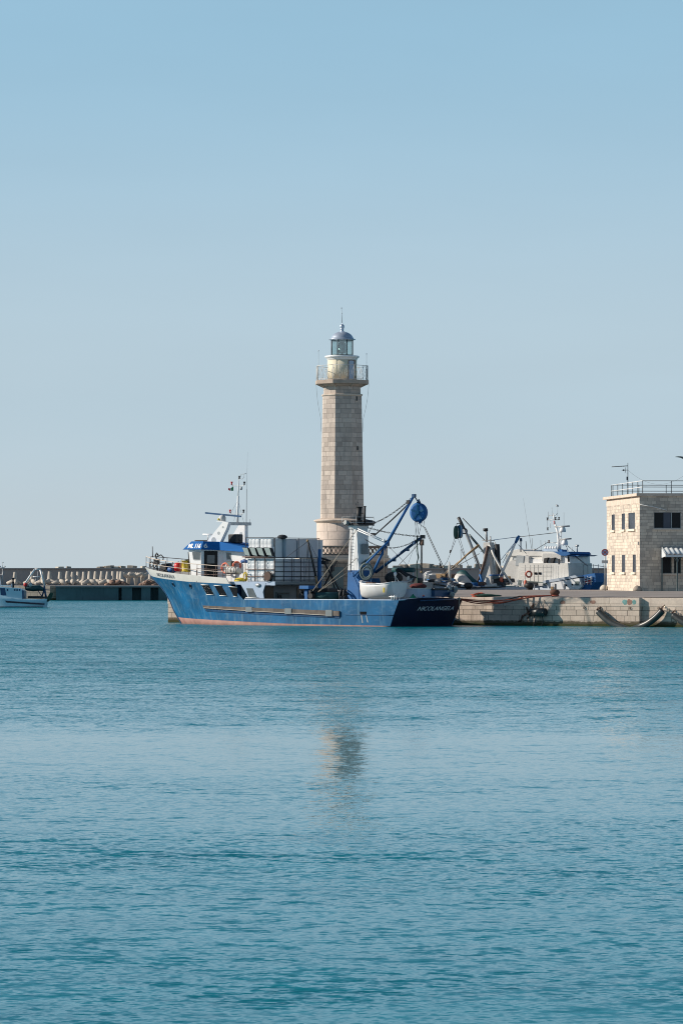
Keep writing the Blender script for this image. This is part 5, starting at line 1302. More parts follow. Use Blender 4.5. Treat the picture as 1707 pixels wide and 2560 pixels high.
for x in (1032,1041,1096): part(MB().cyl(bp(x,1498,-.5 if x<1090 else -3),bp(x,1461 if x<1090 else 1470,-.5 if x<1090 else -3),.035,n=5),'rail_stanchion','rope')
# mooring ropes from the stern to the bollard
mr=empty('mooring_rope',Bw(bu(1147,1495,-.7)),0,'bundle of red mooring ropes slung from the trawler stern to the rusty bollard','rope')
bl=Q(sb-1.0,1.6,2.60); o_=mr.location.copy()
for i,(s_,dx,m_) in enumerate(((.25,0,'redrope'),(.42,.25,'redrope'),(.55,-.2,'redrope'),(.36,.5,'rust'))):
    a=Bw(bu(1143+dx*6,1496,-.7)); edge=Q(sb-1.6-.6*i,-.12,2.42); pts=sag(a,edge,s_,12)+[bl+Vector((-.25+.1*i,-.1,-.1)),bl+Vector((.3,0,-.12))]
    MB().path([p-o_ for p in pts],.05,6).build('rope_strand',M[m_],mr)
MB().torus(bl-o_+Vector((0,0,-.12)),.30,.06,(0,0,1),16,6).build('bollard_loop',M['redrope'],mr)
rc=MB()
for i in range(7): rc.torus((random.uniform(-.2,.2),random.uniform(-.15,.15),.05+.03*i),.35+random.uniform(-.1,.1),.04,(random.uniform(-.2,.2),random.uniform(-.2,.2),1),16,5)
r_=rc.build('rope_coil',M['redrope']); r_.location=Q(s_of(1160)+.8,.8,2.37); tag(r_,'heaped coil of red-brown rope on the quay edge by the trawler stern','rope')
rc=MB(); rc.sph((0,0,.1),(1.0,.4,.14),12); rc.sph((.8,.1,.08),(.6,.3,.1),12); r_=rc.build('net_bundle',M['green']); r_.location=Q(s_of(1198),.9,2.36); tag(r_,'flat dark green net bundle lying on the quay edge behind the red ropes','net bundle')
# ------------------------------------------------------------------ breakwater
bw=MB(); bw.bx(-320,320,600,604,-2,4.95); bw.bx(-320,320,599.7,604.3,4.951,5.15)
tag(bw.build('breakwater_wall',M['bwall']),'long plain grey concrete breakwater wall along the horizon','wall')
rr=random.Random(11)
# big blocks lying on the seaward side and showing over the top
xs=[(960,18,7),(992,22,5),(1010,16,8),(1035,30,9),(1066,28,10),(1090,16,6),(1112,14,5),(1128,12,6),(1145,18,7),(1172,14,5),(1200,30,9),(1232,18,5),(1262,16,4),(265,10,4),(276,16,5),(292,12,3),(305,14,4),(330,18,5),(150,16,2.5),(172,12,3),(255,12,2.5),(360,12,4)]
for i,(x,w_,h_) in enumerate(xs):
    p=W(x,1423,615); k=615/9000
    vs=[]; 
    b=MB(); hw=w_*k/2; hh=(h_+12)*k*.62
    M3=Matrix.Rotation(rr.uniform(-.5,.5),3,'Z')@Matrix.Rotation(rr.uniform(-.12,.12),3,'Y')
    b.box((0,0,0),(hw*2,rr.uniform(1.4,2.4),hh*2),M3)
    o_=b.build('armour_block',M['rock' if i%3 else 'conc'],bevel=.12); o_.location=(p.x,615,5.15+h_*k-hh+.1); tag(o_,'square armour block among the row showing over the breakwater wall','armour block','armour blocks behind the breakwater')
ft=MB(); ft.bx(-320,320,606,640,-3,4.2); tag(ft.build('breakwater_core',M['farconc']),kind='structure')
# far quay
fq=MB(); 
def FX(px,D): return (px-853.5)/9000*D
fq.bx(-320,320,576,599.6,-2,2.28); tag(fq.build('far_quay_ground',M['bwall']),kind='structure')
fw=empty('far_quay_wall',(FX(280,567),567,0),0,'dark concrete quay wall with square recesses across the water, left of the trawler bow','quay wall')
ox=fw.location
b=MB(); x0=FX(141,567)-ox.x; 
segs=[(141,297,0),(297,305,1),(305,331,0),(331,354,1),(354,377,0),(377,397,1),(397,5900,0)]
for a,c_,hole in segs:
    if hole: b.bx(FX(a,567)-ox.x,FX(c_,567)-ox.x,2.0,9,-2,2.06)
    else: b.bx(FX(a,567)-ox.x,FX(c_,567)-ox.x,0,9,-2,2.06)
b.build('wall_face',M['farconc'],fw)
MB().bx(FX(140,567)-ox.x,FX(5900,567)-ox.x,-.5,9,2.061,2.33).build('deck_edge',M['bwall'],fw)
fl_=empty('far_stone_quay',(FX(141,570),570,0),0,'pale stone quay wall behind the small boat at the left edge','quay wall')
b=MB(); b.ext([(0,0,-2),(-.9,-.6,-2),(-12,6,-2),(-30,8,-2),(-270,8,-2),(-270,24,-2),(0,24,-2)],(0,0,4.25)); b.build('wall_face',M['farstone'],fl_)
# concrete tetrapods parked along the far quay
def tetra_mesh():
    b=MB(); Lg=1.45
    def leg(d,L_): b.cyl((0,0,0),Vector(d)*L_,.42,.24,n=12); 
    leg((0,0,1),Lg)
    for k in range(3):
        a=2*math.pi*k/3; leg((math.cos(a)*.943,math.sin(a)*.943,-.333),Lg)
    b.sph((0,0,0),.42,12)
    return b
t0_=tetra_mesh().build('tetrapod',M['tetra'])
tl=[(38,583,0,'pale concrete tetrapod standing apart at the far left of the row'),(81,586,0,None),(108,583,0,None),(125,590,0,None),(151,583,0,None),(169,590,0,None),(182,583,0,None),(197,590,0,None),(211,586,0,None),(225,581,0,None),(240,588,0,None),(255,591,0,None),(269,584,0,None),(284,591,0,None),(297,593,0,None),(304,585,0,None),(322,589,1,None),(340,587,1,None),(357,591,1,None),(376,586,0,None)]
for i,(px,D,inv,lb) in enumerate(tl):
    o_=t0_ if i==0 else t0_.copy()
    if i: col.objects.link(o_)
    x=FX(px,D); zz=2.33+.333*1.45+.27
    o_.rotation_euler=((math.pi if inv else 0)+rr.uniform(-.05,.05),rr.uniform(-.05,.05),rr.uniform(0,6.28)); 
    if inv: zz=2.33+1.45
    s_=rr.uniform(.95,1.05); o_.scale=(s_,s_,s_); o_.location=(x,D,zz)
    tag(o_,lb or ('concrete tetrapod turned on its head near the right end of the row' if inv else 'concrete tetrapod in the dense row in front of the breakwater wall'),'tetrapod','tetrapods in front of the breakwater' if i and not inv else ('upturned tetrapods' if inv else None))
for px,w_,lb in ((292,50,'long low heap of brown rubble among the tetrapods'),(372,36,'brown rubble heap at the right end of the far quay by the trawler bow')):
    e=MB(); p=W(px,1462,579)
    for i in range(70):
        a=rr.uniform(-1,1); r_=rr.uniform(.15,.42); e.sph((a*w_*.5*.064,rr.uniform(-1.2,1.2),max(0,(1-a*a)*.75*rr.random())),(r_*1.4,r_,r_*.8),6)
    o_=e.build('rubble_heap',M['rubble']); o_.location=(p.x,579,2.33); tag(o_,lb,'rubble heap')
# ------------------------------------------------------------------ small boat at the left edge
SD=455.; SM=SD/9000; so=W(60,1518,SD); SB=empty('small_fishing_boat',(so.x,SD,0),0,'small turquoise white fishing boat with dark blue stripe and stern gallows, left edge','fishing boat')
SR=Matrix.Rotation(R(8),3,'Z')
def sp_(px,py,y=0): return Vector(((px-60)*SM,y,(1518-py)*SM))
def sext(pts,y0,y1,name,m_,par=None,bevel=0):
    b=MB(); b.ext([sp_(x,y,y0) for x,y in pts],(0,y1-y0,0)); return b.build(name,M[m_],par or SB,bevel=bevel)
# hull loft: stations along px, half beams
st=[(-75,1452,.1,.0),(-55,1462,1.2,.5),(-30,1472,2.0,1.5),(0,1486,2.3,2.1),(30,1493,2.4,2.3),(60,1497,2.4,2.3),(100,1498,2.3,2.1),(121.5,1497,2.1,1.8)]
rows=[]
for side in (-1,1):
    rw=[]
    for f in (0,.1,.35,.7,1.0):
        rw.append([Vector(((x-60-(6 if i==len(st)-1 else 0)*(1-f)+(18*(1-f) if i==0 else 0))*SM,side*(hb0*f+hw*(1-f)),(1518-tp)*SM*f-(.5 if f==0 else 0))) for i,(x,tp,hb0,hw) in enumerate(st)])
    rows.append(rw)
b=MB(); b.grid(rows[0],True); b.grid(rows[1],True)
tr_=[r[-1] for r in rows[0]]+[r[-1] for r in reversed(rows[1])]; b.add(tr_,[tuple(range(len(tr_)))]); b.build('hull',M['boatleft'],SB,solid=.06)
b=MB(); b.add([rows[0][3][i] for i in range(len(st))]+[rows[1][3][i] for i in range(len(st))],[(i,i+1,len(st)+i+1,len(st)+i) for i in range(len(st)-1)]); b.build('deck',M['greywall'],SB)
b=MB(); b.ext([sp_(18,1501.5,-2.42),sp_(116,1508,-2.36),sp_(116,1511.5,-2.36),sp_(22,1506,-2.42)],(0,.1,0)); b.build('side_stripe',M['navy'],SB)
b=MB(); b.ext([sp_(-40,1515.6,-2.40),sp_(112,1516,-2.36),sp_(112,1519,-2.36),sp_(-40,1519,-2.40)],(0,.1,0)); b.build('boot_top',M['navy'],SB)
sext(((-20,1494),(63,1497),(60,1474),(48,1470),(16,1468),(-20,1466)),-2.1,2.0,'deckhouse','boatleft',bevel=.05)
sext(((5,1470),(17,1470),(21,1488),(8,1488)),-2.13,-2.0,'windscreen_panel','hullblue2')
for x in (22,40,46,52): sext(((x,1472),(x+3.5,1472),(x+3.5,1477),(x,1477)),-2.12,-2.05,'cabin_window','hullblue2')
sext(((60,1475),(64,1478),(64,1498),(60.5,1498)),-2.12,1.9,'deckhouse_end','hullblue2')
sext(((-8,1466),(24,1466),(22,1463),(-8,1462)),-1.6,1.6,'wheelhouse_roof','cleanwhite')
sext(((-14,1464),(-14,1437),(-2,1436),(2,1462)),-1.2,1.2,'wheelhouse','cleanwhite')
b=MB(); b.cyl(sp_(34,1470),sp_(34,1455),.13,n=8); b.cyl(sp_(34,1456),sp_(34,1444),.09,n=8); b.cyl(sp_(34,1449),sp_(34,1445),.17,n=8); b.build('exhaust_pipe',M['black'],SB)
sext(((29,1468),(32.5,1468),(32.5,1459),(29,1459)),-.5,.3,'deck_box','cleanwhite')
b=MB(); b.cyl(sp_(7,1465),sp_(7.5,1422),.06,n=6); b.cyl(sp_(7.5,1422),sp_(7.8,1406),.03,n=5); b.cyl(sp_(2,1418.5),sp_(13.5,1418.5),.025,n=4); b.cyl(sp_(2.5,1437),sp_(12,1436.5),.04,n=4); b.cyl(sp_(11,1437),sp_(11,1427),.05,n=5); b.cyl(sp_(6,1406.5),sp_(10.5,1406.5),.03,n=4); b.cyl(sp_(2,1440),sp_(18,1460),.02,n=4)
for x,y in ((2,1416.5),(13.3,1416.5),(8.5,1420)): b.sph(sp_(x,y),.1,8)
b.build('mast',M['steel'],SB)
for (x0,x1) in ((90,67),(99.5,111)):
    MB().cyl(sp_(x0,1423,-1.2 if x0<95 else 1.0),sp_(x1,1457 if x0<95 else 1465,-1.6 if x0<95 else 1.0),.115,.10,n=8).build('gallows_leg',M['cleanwhite'],SB)
b=MB(); b.cyl(sp_(83,1442),sp_(104,1442),.06,n=6); b.cyl(sp_(88,1423),sp_(102,1423),.1,n=6); b.cyl(sp_(96,1424),sp_(94,1455),.015,n=4); b.cyl(sp_(90,1442),sp_(89,1462),.015,n=4); b.build('gallows_crossbar',M['cleanwhite'],SB)
b=MB(); b.cyl(sp_(111,1465),sp_(118,1503),.14,n=6); b.cyl(sp_(112,1474),sp_(104,1496),.11,n=6); b.cyl(sp_(96,1476),sp_(108,1495),.05,n=5); b.cyl(sp_(110,1474),sp_(126,1475),.06,n=5); b.build('stern_frame',M['hullblue2'],SB)
b=MB(); b.path([sp_(64,1471),sp_(70,1470),sp_(85,1471),sp_(100,1470),sp_(110,1474)],[.2,.35,.38,.36,.2],8); b.build('net_reel',M['teal'],SB)
b=MB(); b.box(sp_(90,1493),(1.8,2,.3)); b.box(sp_(113,1494),(1.0,1.5,.25)); b.build('deck_hatch',M['dark'],SB)
sext(((128,1481),(136,1483),(130,1499),(122,1505),(119,1497)),-1.2,-.9,'trawl_door','green')
for (x,y,m_,lb) in ((67,1461.5,'red','round red buoy on the small boat at the left edge'),(79,1461.5,'tarp','round pale grey buoy right of the red one on the small boat')):
    b=MB(); b.sph((0,0,.25),(.24,.24,.27),16); b.cyl((0,0,.5),(0,0,.58),.05,n=8); o_=b.build('buoy',M[m_]); o_.location=SB.location+sp_(x,y+5,-1.4); tag(o_,lb,'buoy')
SB.rotation_euler=(0,0,0)
# ------------------------------------------------------------------ boats on the far side of the quay
TILT=False
def flatboat(name,px0,D,label):
    k=D/9000; e=empty(name,((px0-853.5)*k,D,0),R(-33),label,'fishing boat')
    P=lambda px,py,y=0: Vector(((px-px0)*k/.8387+y*math.tan(R(-22))*(1 if TILT else 0),y,CAMH-(py-1432)*k))
    def ex(pts,y0,y1,nm,m_,par=None,bevel=0): return MB().ext([P(x,y,y0) for x,y in pts],(0,y1-y0,0)).build(nm,M[m_],par or e,bevel=bevel)
    def ln(pts,r,nm,m_,par=None,n=6,y=0): return MB().path([P(p[0],p[1],p[2] if len(p)>2 else y) for p in pts],r,n).build(nm,M[m_],par or e)
    return e,P,ex,ln
def loft(P,stn,nm,m_,par,zbot=-.8,solid=.06):
    # stn: (px, sheer py, half beam deck, half beam waterline, yc)
    g=[]
    for side in (-1,1):
        rows=[]
        for f in (0,.3,.65,1):
            r=[]
            for x,py,hb,hw in stn:
                top=P(x,py); r.append(Vector((top.x,side*(hb*f+hw*(1-f)),zbot+(top.z-zbot)*f)))
            rows.append(r)
        g.append(rows)
    b=MB(); b.grid(g[0],True); b.grid(g[1],True)
    for en in (0,-1):
        t_=[r[en] for r in g[0]]+[r[en] for r in reversed(g[1])]; b.add(t_,[tuple(range(len(t_)))])
    b.add(g[0][2]+g[1][2],[(i,i+1,len(stn)+i+1,len(stn)+i) for i in range(len(stn)-1)])
    return b.build(nm,M[m_],par,solid=solid)
# --- grey seiner with tripod masts and a raised power block
e,P,ex,ln=flatboat('fishing_seiner',1200,346,'grey and white seiner with crossed booms and twin net rollers beyond the quay')
loft(P,[(1078,1456,.1,.0),(1092,1459,1.3,.6),(1120,1462,2.2,1.7),(1150,1466,2.6,2.4),(1210,1470,2.7,2.5),(1265,1469,2.7,2.5),(1292,1467,2.4,2.2)],'hull','lightbluehull',e)
ln([(1078,1455,-.1),(1092,1458,-1.35),(1120,1461,-2.25),(1150,1465,-2.65),(1210,1469,-2.75),(1265,1468,-2.75),(1292,1466,-2.4)],.06,'rail_cap','dark')
ex([(1078,1452),(1140,1452),(1150,1463),(1085,1459)],-1.5,1.2,'foredeck_house','lightbluehull'); ln([(1090,1449,-1.5),(1150,1457,-1.6)],.07,'blue_stripe','bluep')
# wooden crates and white wheel shelter near the bow
ex([(1108,1434),(1131,1434),(1130,1445),(1110,1446)],-1.3,.4,'plywood_locker','wood'); ex([(1131,1434),(1140,1436),(1139,1446),(1130,1445)],-1.2,.5,'locker_end','cagebrown')
ex([(1082,1432),(1098,1432),(1097,1437),(1081,1438)],-1.2,.6,'shelter_roof','cleanwhite'); ln([(1080,1456,-1.3),(1079,1436,-1.3),(1084,1431,-1.3),(1096,1428,-1.3)],.06,'shelter_frame','cleanwhite')
ex([(1074,1455),(1112,1455),(1112,1472),(1074,1472)],-2.2,-1.0,'pale_locker','tarp'); ex([(1074,1455),(1088,1455),(1088,1461),(1074,1461)],-2.24,-2.2,'plywood_panel','wood')
ln([(1069,1433),(1068,1441),(1069,1449)],[.12,.28,.1],'hanging_float','tarp',n=10)
ex([(1124,1443),(1160,1447),(1160,1452),(1130,1450)],-1.8,.8,'blue_cover','hullblue2')
# teal tarp heap
rows=[]
for x,y0,r in ((1152,1431,.25),(1160,1429,.6),(1168,1430,.7),(1176,1438,.6),(1186,1447,.55),(1196,1454,.45),(1205,1460,.2)):
    rows.append((x,y0+r*9,r))
ln([(x,y,-.6) for x,y,_ in rows],[r*.62 for *_,r in rows],'teal_tarp','teal',n=12)
ln([(1158,1446,-1.2),(1172,1450,-1.2),(1195,1461,-1.2)],[.5,.6,.15],'pale_net_heap','tarp',n=10)
ln([(1158,1455,-1.8),(1185,1460,-1.8),(1214,1467,-1.8)],.10,'outrigger_tube','cleanwhite')
ln([(1153,1404,-2.2),(1153.8,1420,-2.2),(1154.5,1456,-2.2)],[.05,.12,.12],'white_pole','bandwhite'); ln([(1154.5,1456,-2.2),(1155,1468,-2.2),(1155.5,1476,-2.2)],[.22,.26,.22],'pole_wrap','tarp',n=10)
# booms
bo=ln([(1154,1296,-.5),(1172,1336,-.4),(1188,1380,-.3),(1203,1422,-.2)],[.12,.16,.14,.12],'main_boom','steel',n=8); ln([(1153,1293,-.5),(1160,1308,-.46),(1170,1332,-.4)],[.17,.16,.15],'boom_head','dark',bo,n=8)
ln([(1202,1420,-.2),(1205,1437,-.1),(1199,1452,0)],[.1,.13,.1],'boom_foot','bluep',bo)
ln([(1207,1362,-.8),(1180,1386,-.9),(1155,1412,-1)],[.10,.09,.08],'crutch_boom','wood'); ln([(1203,1367,-.6),(1155,1407,-.9),(1128,1432,-1)],.045,'crutch_stay','rope'); ln([(1206,1384,-.6),(1160,1412,-.9),(1128,1434,-1)],.03,'crutch_stay','rope')
ln([(1157,1295,0),(1185,1325,0),(1213,1353,0)],.045,'topping_lift','cable'); ln([(1173,1336,0),(1195,1362,0),(1214,1390,0)],.085,'hydraulic_ram','greygreen'); ln([(1173,1340,0),(1200,1372,0)],.04,'ram_hose','cable')
# column
ex([(1213,1356),(1228,1356),(1228,1400),(1232,1462),(1208,1462),(1213,1400)],-.45,.45,'mast_column','tarp'); ln([(1214,1322),(1216,1355)],.11,'exhaust_stack','steel'); ln([(1212.5,1321),(1213,1328)],.24,'stack_cap','black',n=10)
ln([(1205,1351),(1235,1351)],.05,'crosstree','steel'); ln([(1224.5,1341),(1225,1357)],.07,'short_mast','steel')
ln([(1226,1365,-.6),(1219,1400,-.6),(1208,1436,-.6),(1201,1455,-.6)],[.15,.13,.12,.10],'wooden_spar','rustrail',n=8)
ln([(1227,1362,-.4),(1240,1390,-.5),(1260,1425,-.6),(1285,1460,-.7)],.11,'white_strut','bandwhite'); ln([(1226,1365,.5),(1232,1420,.6),(1237,1462,.7)],.09,'white_strut','bandwhite'); ln([(1229,1370,.3),(1238,1410,.4)],.05,'white_strut','bandwhite')
ln([(1240,1361),(1243,1400),(1245,1440),(1246,1462)],[.26,.24,.24,.24],'black_exhaust','black',n=12); ln([(1234,1355),(1237,1360),(1240,1362)],.05,'exhaust_hook','steel'); ln([(1237,1390),(1239,1430),(1241,1465)],.12,'pale_pipe','tarp',n=8)
ln([(1209,1450,-.8),(1214,1468,-.8)],.14,'blue_leg','bluep'); ln([(1209,1436,-.8),(1218,1462,-.8)],.10,'blue_leg','bluep'); ex([(1196,1456),(1220,1458),(1220,1466),(1196,1466)],-1.4,0,'blue_winch','bluep')
# right tripod
bo2=ln([(1291,1352,-.3),(1278,1387,-.4),(1262,1425,-.5),(1250,1454,-.6)],[.10,.12,.13,.12],'side_boom','cleanwhite',n=8); ln([(1297.5,1340,-.3),(1294,1347,-.3),(1289,1358,-.3)],[.1,.18,.12],'boom_head','bluep',bo2,n=8)
for a in (((1295,1342),(1250,1400)),((1294,1346),(1268,1380)),((1268,1380),(1254,1408)),((1292,1362),(1311,1384)),((1297,1350),(1297,1380)),((1299,1350),(1299,1380)),((1297,1342),(1232,1350))): ln([a[0],a[1]],.028,'stay','hullblue2' if a[0][0]>1285 else 'cable',n=4)
ln([(1298,1346),(1298.5,1354)],.12,'tackle_block','hullblue2',n=8)
ln([(1235,1438,-1),(1268,1437.5,-1)],.07,'blue_rail','bluep')
for (x0,y0,x1,y1) in ((1160,1320,1190,1410),(1165,1325,1180,1380),(1228,1370,1262,1440),(1140,1350,1118,1405),(1137,1345,1128,1378),(1145,1345,1165,1400),(1150,1345,1165,1395),(1152,1375,1153,1404),(1152,1372,1176,1425),(1226,1360,1200,1380),(1230,1375,1250,1460),(1118,1405,1090,1440)): ln([(x0,y0),(x1,y1)],.022,'rigging_line','cable',n=4)
ln([(1127,1375,0),(1126,1382,0)],.07,'turnbuckle','dark')
# deck clutter
ex([(1252,1448),(1276,1446),(1278,1456),(1250,1458)],-1.5,.5,'dark_locker','dark'); ex([(1236,1462),(1276,1458),(1276,1462),(1236,1467)],-2.0,-1.6,'long_white_plank','bandwhite')
ln([(1270,1449,-1.6),(1274,1449,-1.6)],[.25,.25],'orange_float','orange',n=10); ln([(1196,1466,-2.7),(1280,1466,-2.7)],.02,'side_rail','steel')
for x,y,w_,h_,m_ in ((1100,1449,12,8,'netdark'),(1116,1450,10,7,'tarp'),(1163,1462,16,6,'netdark'),(1222,1455,12,9,'rustrail'),(1256,1440,10,8,'greygreen'),(1268,1456,14,8,'netdark'),(1180,1462,12,6,'bandwhite')): ex([(x,y),(x+w_*.7,y-1),(x+w_,y+h_*.5),(x+w_-1,y+h_),(x,y+h_)],-2.2,-1.4,'deck_gear',m_,bevel=.06)
for i,(px,lb) in enumerate(((1140.5,'green'),(1149.5,'blue'))):
    pc=W(px,1331 if i==0 else 1329,344); pe=empty('net_roller',pc,0,'%s of the two net rollers hanging from the grey boom tip'%('dark green left one' if i==0 else 'blue right one'),'net roller')
    ax=Vector((1,.25,0)).normalized(); b=MB(); b.path([-ax*.17,-ax*.13,ax*.13,ax*.17],[.48,.62,.62,.48],20)
    for v_ in range(len(b.v)): b.v[v_]=(b.v[v_][0],b.v[v_][1],b.v[v_][2]*1.0)
    b.build('roller_drum',M['green' if i==0 else 'hull'],pe)
    b=MB(); b.torus((0,0,.0),.62,.035,ax,20,6); b.build('rim',M['tarp' if i else 'steel'],pe)
    b=MB(); b.path([Vector((0,0,.6)),Vector((.04,0,.85)),(Vector(W(1150,1308,344))-pc)],.04,5); b.build('hanger',M['dark'],pe)
    if i: MB().torus((.42,0,.05),.25,.05,(0,1,0),16,6).build('motor_loop',M['dark'],pe)
# --- big white covered boat
e,P,ex,ln=flatboat('covered_fishing_boat',1390,350,'big white fishing boat with sheeted upper deck and tall instrument mast beyond the quay')
loft(P,[(1275,1470,2.6,2.3),(1300,1471,2.8,2.6),(1360,1465,2.9,2.7),(1410,1455,2.9,2.5),(1450,1447,2.7,1.9),(1478,1441,2.1,1.1),(1500,1436,1.1,.3),(1516,1432,.1,0)],'hull','lightbluehull',e)
ex([(1405,1458),(1445,1451),(1481,1445),(1487,1466),(1480,1473),(1410,1473)],-3.05,-2.0,'bow_house','cleanwhite'); 
ex([(1394,1452),(1478,1437),(1482,1442),(1440,1451),(1398,1458)],-3.1,-1.5,'sheer_band','lightbluehull')
ex([(1487,1441),(1512,1434),(1514,1440),(1514,1455),(1500,1474),(1478,1474),(1487,1466)],-2.6,-1.0,'bow_side','bluep')
for x,y,w_,h_,m_ in ((1472,1453,9,10,'greygreen'),(1424,1459,2,14,'dark'),(1446,1459,2,12,'dark')): ex([(x,y),(x+w_,y),(x+w_,y+h_),(x,y+h_)],-3.09,-2.9,'side_window',m_)
for x,y in ((1451,1463),(1465,1461)): MB().cyl(P(x,y,-3.10),P(x,y,-2.9),.09,.09,12).build('porthole',M['glassdark'],e)
ex([(1414,1466),(1421,1466),(1421,1473),(1414,1473)],-3.1,-2.9,'side_hatch','wood')
for x0,x1 in ((1490,1493),(1495,1505)): ex([(x0,1450),(x1,1448),(x1,1457),(x0,1459)],-2.65,-2.5,'red_crate','red')
for y in (1447,1452,1458): ln([(1487,y,-2.7),(1509,y-5,-2.7)],.04,'bow_rail','cleanwhite',n=5)
for x in (1490,1497,1505): ln([(x,1462,-2.7),(x,1440,-2.7)],.04,'bow_rail_post','cleanwhite',n=5)
ex([(1478,1438),(1507,1433),(1510,1438),(1500,1442),(1482,1444)],-2.2,1.5,'blue_cover','bluep')
# lower accommodation: white panels with seams
ex([(1330,1474),(1330,1408),(1448,1408),(1450,1446),(1408,1456),(1405,1474)],-2.5,2.2,'deckhouse','bandwhite')
ex([(1290,1464),(1292,1412),(1312,1400),(1334,1408),(1334,1466)],-2.3,2.0,'after_cabin','tarp')
for x in (1412,1419,1425,1433,1440): ln([(x,1414,-2.50),(x,1450,-2.50)],.016,'panel_seam','tarp',n=4)
for y in (1418,1430,1440): ln([(1335,y,-2.51),(1410,y,-2.51)],.016,'guard_rail','tarp',n=4)
for x in (1345,1358,1367,1377,1388,1397,1407): ln([(x,1412,-2.51),(x,1462,-2.51)],.016,'guard_rail_post','tarp',n=4)
for x in (1368,1378): ex([(x,1431),(x+6,1431),(x+6,1436),(x,1436)],-2.56,-2.5,'cabin_window','glassdark')
ex([(1425,1398),(1428,1397),(1428,1410),(1425,1411)],-2.53,-2.4,'slot_window','dark'); 
ex([(1330,1453),(1332,1450),(1402,1456),(1405,1463),(1330,1463)],-2.9,-2.3,'net_bundle_rail','greygreen')
# upper deck: pale sheeted canopy on a curved roof
roof=[(1292,1385),(1303,1377),(1320,1373),(1335,1375),(1336,1378),(1370,1379),(1400,1380),(1428,1385),(1430,1391),(1300,1390)]
ex(roof,-2.0,2.0,'canopy_roof','bandwhite',bevel=.05)
ex([(1290,1387),(1325,1386),(1320,1416),(1288,1416)],-1.8,1.8,'clear_sheet','clear'); ex([(1303,1386),(1310,1385),(1302,1415),(1297,1415)],-1.85,-1.8,'sheet_seam','bandwhite')
ex([(1325,1386),(1345,1388),(1353,1392),(1352,1410),(1342,1416),(1319,1416)],-2.3,1.5,'canopy_curtain','tarp',bevel=.05)
ex([(1323,1388),(1341,1390),(1338,1414),(1320,1414)],-2.36,-2.3,'curtain_panel','clear')
ex([(1345,1386),(1383,1386),(1384,1402),(1353,1403)],-1.9,1.5,'upper_bulkhead','bandwhite')
ex([(1383,1383),(1402,1383),(1428,1385),(1428,1404),(1410,1400),(1395,1407),(1381,1403)],-2.2,1.5,'upper_curtain','tarp',bevel=.05); ex([(1346,1398),(1428,1398),(1428,1409),(1346,1409)],-2.1,1.9,'deck_edge','cleanwhite')
for x in (1391,1407): ex([(x,1396),(x+9,1394),(x+5,1407),(x-2,1408)],-2.5,-2.2,'work_lamp','dark')
ex([(1428,1390),(1446,1390),(1450,1448),(1400,1450),(1405,1408),(1427,1404)],-2.0,2.0,'wheelhouse','cleanwhite',bevel=.05)
ex([(1441,1391),(1445,1391),(1446,1404),(1442,1405)],-2.03,-1.9,'wheelhouse_window','glassdark')
ex([(1410,1379),(1438,1380),(1446,1380),(1451,1386),(1440,1390),(1428,1389)],-2.3,1.9,'blue_roof_edge','bluep'); ex([(1444,1389),(1469,1388),(1460,1391),(1444,1391)],-1.9,1.7,'blue_awning','bluep'); ln([(1469,1389,-1.5),(1469,1412,-1.5)],.03,'awning_post','steel')
ln([(1447,1391,-1),(1477,1415,-1)],.06,'rail_brace','steel'); ln([(1455,1412),(1480,1413),(1510,1418)],.03,'bow_guard_rail','steel'); 
for x in (1455,1465,1478,1490,1503): ln([(x,1411),(x,1440)],.03,'bow_guard_post','steel',n=4)
ln([(1439,1363),(1440,1382)],.06,'roof_lamp_post','steel'); MB().cyl(P(1436,1364.5),P(1443,1364.5),.1,n=8).build('roof_lamp',M['steel'],e)
# row of white horn lamps
ex([(1363,1377),(1400,1378),(1399,1373),(1364,1373)],-.6,.6,'lamp_base','paleblue')
for x in (1368,1374,1380,1386,1392): MB().lathe([(.1,0),(.14,.12),(.12,.2),(.05,.3)],P(x,1373,-.3),n=12).build('roof_beacon',M['cleanwhite'],e)
ex([(1400,1379),(1410,1379),(1409,1374),(1401,1374)],-.5,.5,'blue_box','bluep')
# instrument mast
mt_=ln([(1396,1378),(1395.5,1350),(1393,1330),(1387,1311)],[.15,.14,.11,.09],'instrument_mast','cleanwhite',n=8); ln([(1387,1311),(1385,1300),(1382,1283)],[.08,.05,.04],'topmast','cleanwhite',mt_)
ln([(1396,1378),(1400,1355),(1394,1332)],.06,'mast_stay_tube','cleanwhite',mt_)
for (x0,y0,x1,y1,rdx,rdy) in ((1389,1317,1424,1315.5,1405,1323),(1400,1349,1428,1347,1410,1355)):
    ln([(x0,y0,-.2),(x1,y1,-.2)],.08,'radar_bar','steel',mt_); MB().lathe([(.30,-.28),(.32,-.1),(.24,.15),(.1,.3)],P(rdx,rdy),n=16).build('radar_dome',M['cleanwhite'],mt_)
    ln([(x0+5,rdy+8),(rdx,rdy+6),(rdx+6,rdy+6)],.06,'radar_bracket','cleanwhite',mt_)
for (x0,x1,y) in ((1368,1396,1299.5),(1372,1394,1357),(1373,1390,1332)): ln([(x0,y),(x1,y)],.035,'crossarm','steel',mt_)
for x,y,m_ in ((1368.5,1297,'dark'),(1388,1296,'dark'),(1396,1296,'dark'),(1385,1307,'red'),(1372,1354,'cagebrown'),(1369,1322,'dark')): MB().lathe([(.1,-.14),(.06,-.05),(.06,.04),(.11,.14)],P(x,y),n=10).build('nav_light',M[m_],mt_)
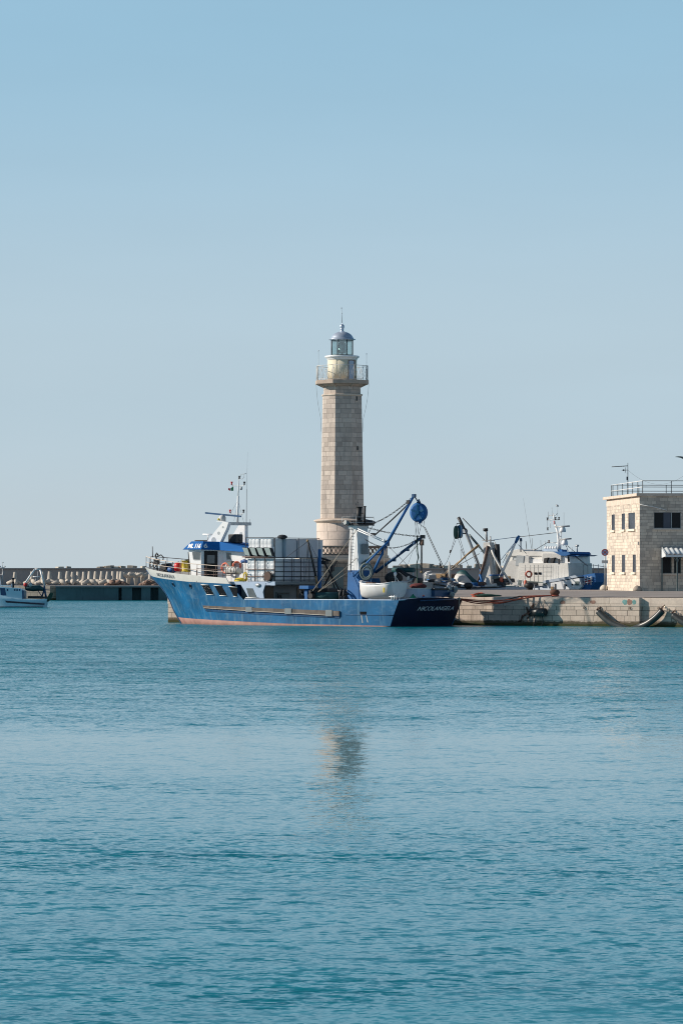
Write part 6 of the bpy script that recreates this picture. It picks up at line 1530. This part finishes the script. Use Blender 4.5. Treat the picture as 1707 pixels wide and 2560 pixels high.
ln([(1370,1279),(1370.5,1298)],.02,'aerial','steel',mt_,n=4); ln([(1379,1268),(1379.5,1290)],.02,'aerial','steel',mt_,n=4); ln([(1388,1262,0),(1392,1264,0),(1395.5,1266,0)],[.03,.12,.03],'wind_vane','steel',mt_); ln([(1393,1265),(1393,1290)],.015,'aerial','steel',mt_,n=4); ln([(1408,1281),(1408,1316)],.015,'aerial','thincable',mt_,n=4)
ln([(1372,1288),(1384,1289),(1383,1292)],.03,'aerial_bracket','steel',mt_,n=4)
ln([(1368.5,1300),(1368.8,1310),(1369,1320)],.014,'lamp_line','cable',mt_,n=4)
for a in (((1370,1355),(1336,1376)),((1416,1364),(1434,1380)),((1385,1332),(1297,1342))): ln(list(a),.028,'mast_wire','cable',n=4)
ln([(1319,1304),(1330,1372)],.02,'whip_aerial','thincable',n=4); ln([(1310,1245),(1319,1304)],.008,'aerial_tip','thincable',n=4); ln([(1316,1352),(1318,1373)],.035,'whip_aerial','dark',n=4)
for x0,y0,x1,y1,r,m_ in ((1331,1345,1333,1376,.02,'thincable'),(1352,1350,1353,1378,.02,'thincable'),(1362,1352,1362,1373,.03,'steel'),(1376,1300,1376,1320,.02,'steel'),(1402,1322,1400,1378,.05,'cleanwhite'),(1391,1340,1402,1341,.06,'cleanwhite'),(1389,1358,1414,1359,.05,'cleanwhite'),(1384,1290,1392,1284,.03,'steel'),(1365,1366,1367,1376,.06,'steel'),(1412,1362,1418,1378,.04,'steel'),(1427,1368,1427,1380,.03,'steel')): ln([(x0,y0),(x1,y1)],r,'mast_rod',m_,mt_,n=5)
for x,y,w_,h_,m_ in ((1300,1452,12,10,'dark'),(1288,1458,10,8,'hullblue2'),(1340,1458,14,7,'greywall'),(1362,1455,20,8,'netdark'),(1384,1457,12,8,'tarp'),(1308,1440,6,8,'wood')): ex([(x,y),(x+w_,y+1),(x+w_-1,y+h_),(x+1,y+h_)],-3.1,-2.7,'deck_gear',m_,bevel=.04)
ln([(1338,1372),(1334,1378)],.08,'roof_vent','bandwhite')
# white ladder and rails down to the quay
for x in (1333,1345,1349): ln([(x+5,1448,-3.2),(x,1475,-3.2)],.05,'gangway_rail','cleanwhite',n=5)
ln([(1352,1463,-3.1),(1375,1462,-3.1),(1375,1475,-3.1)],.05,'gangway_frame','cleanwhite',n=5)
for x,w_ in ((1443,19),(1319,16)):
    ft_=MB().torus((0,0,0),.35,.13,(.1,1,.2),18,8).build('tyre_fender',M['black']); ft_.location=W(x,1471,346.5); tag(ft_,'black tyre fender between the white boat and the far quay edge, %s'%('under its bow windows' if x>1400 else 'below its after cabin'),'tyre')
lifebuoy(W(1321,1435.5,347.1),(0,1,0),'orange lifebuoy hung on the after cabin of the white covered boat',.27)
for x,y0,y1,lb in ((1313,1450,1472,'orange-red life jacket hung on the rail of the white covered boat'),):
    b=MB(); b.path([(0,0,0),(0.02,0,.3),(-.02,0,.7),(0,0,.85)],[.1,.17,.15,.06],8); o_=b.build('life_jacket',M['orange']); o_.location=W(x,y1,346.6); tag(o_,lb,'life jacket')
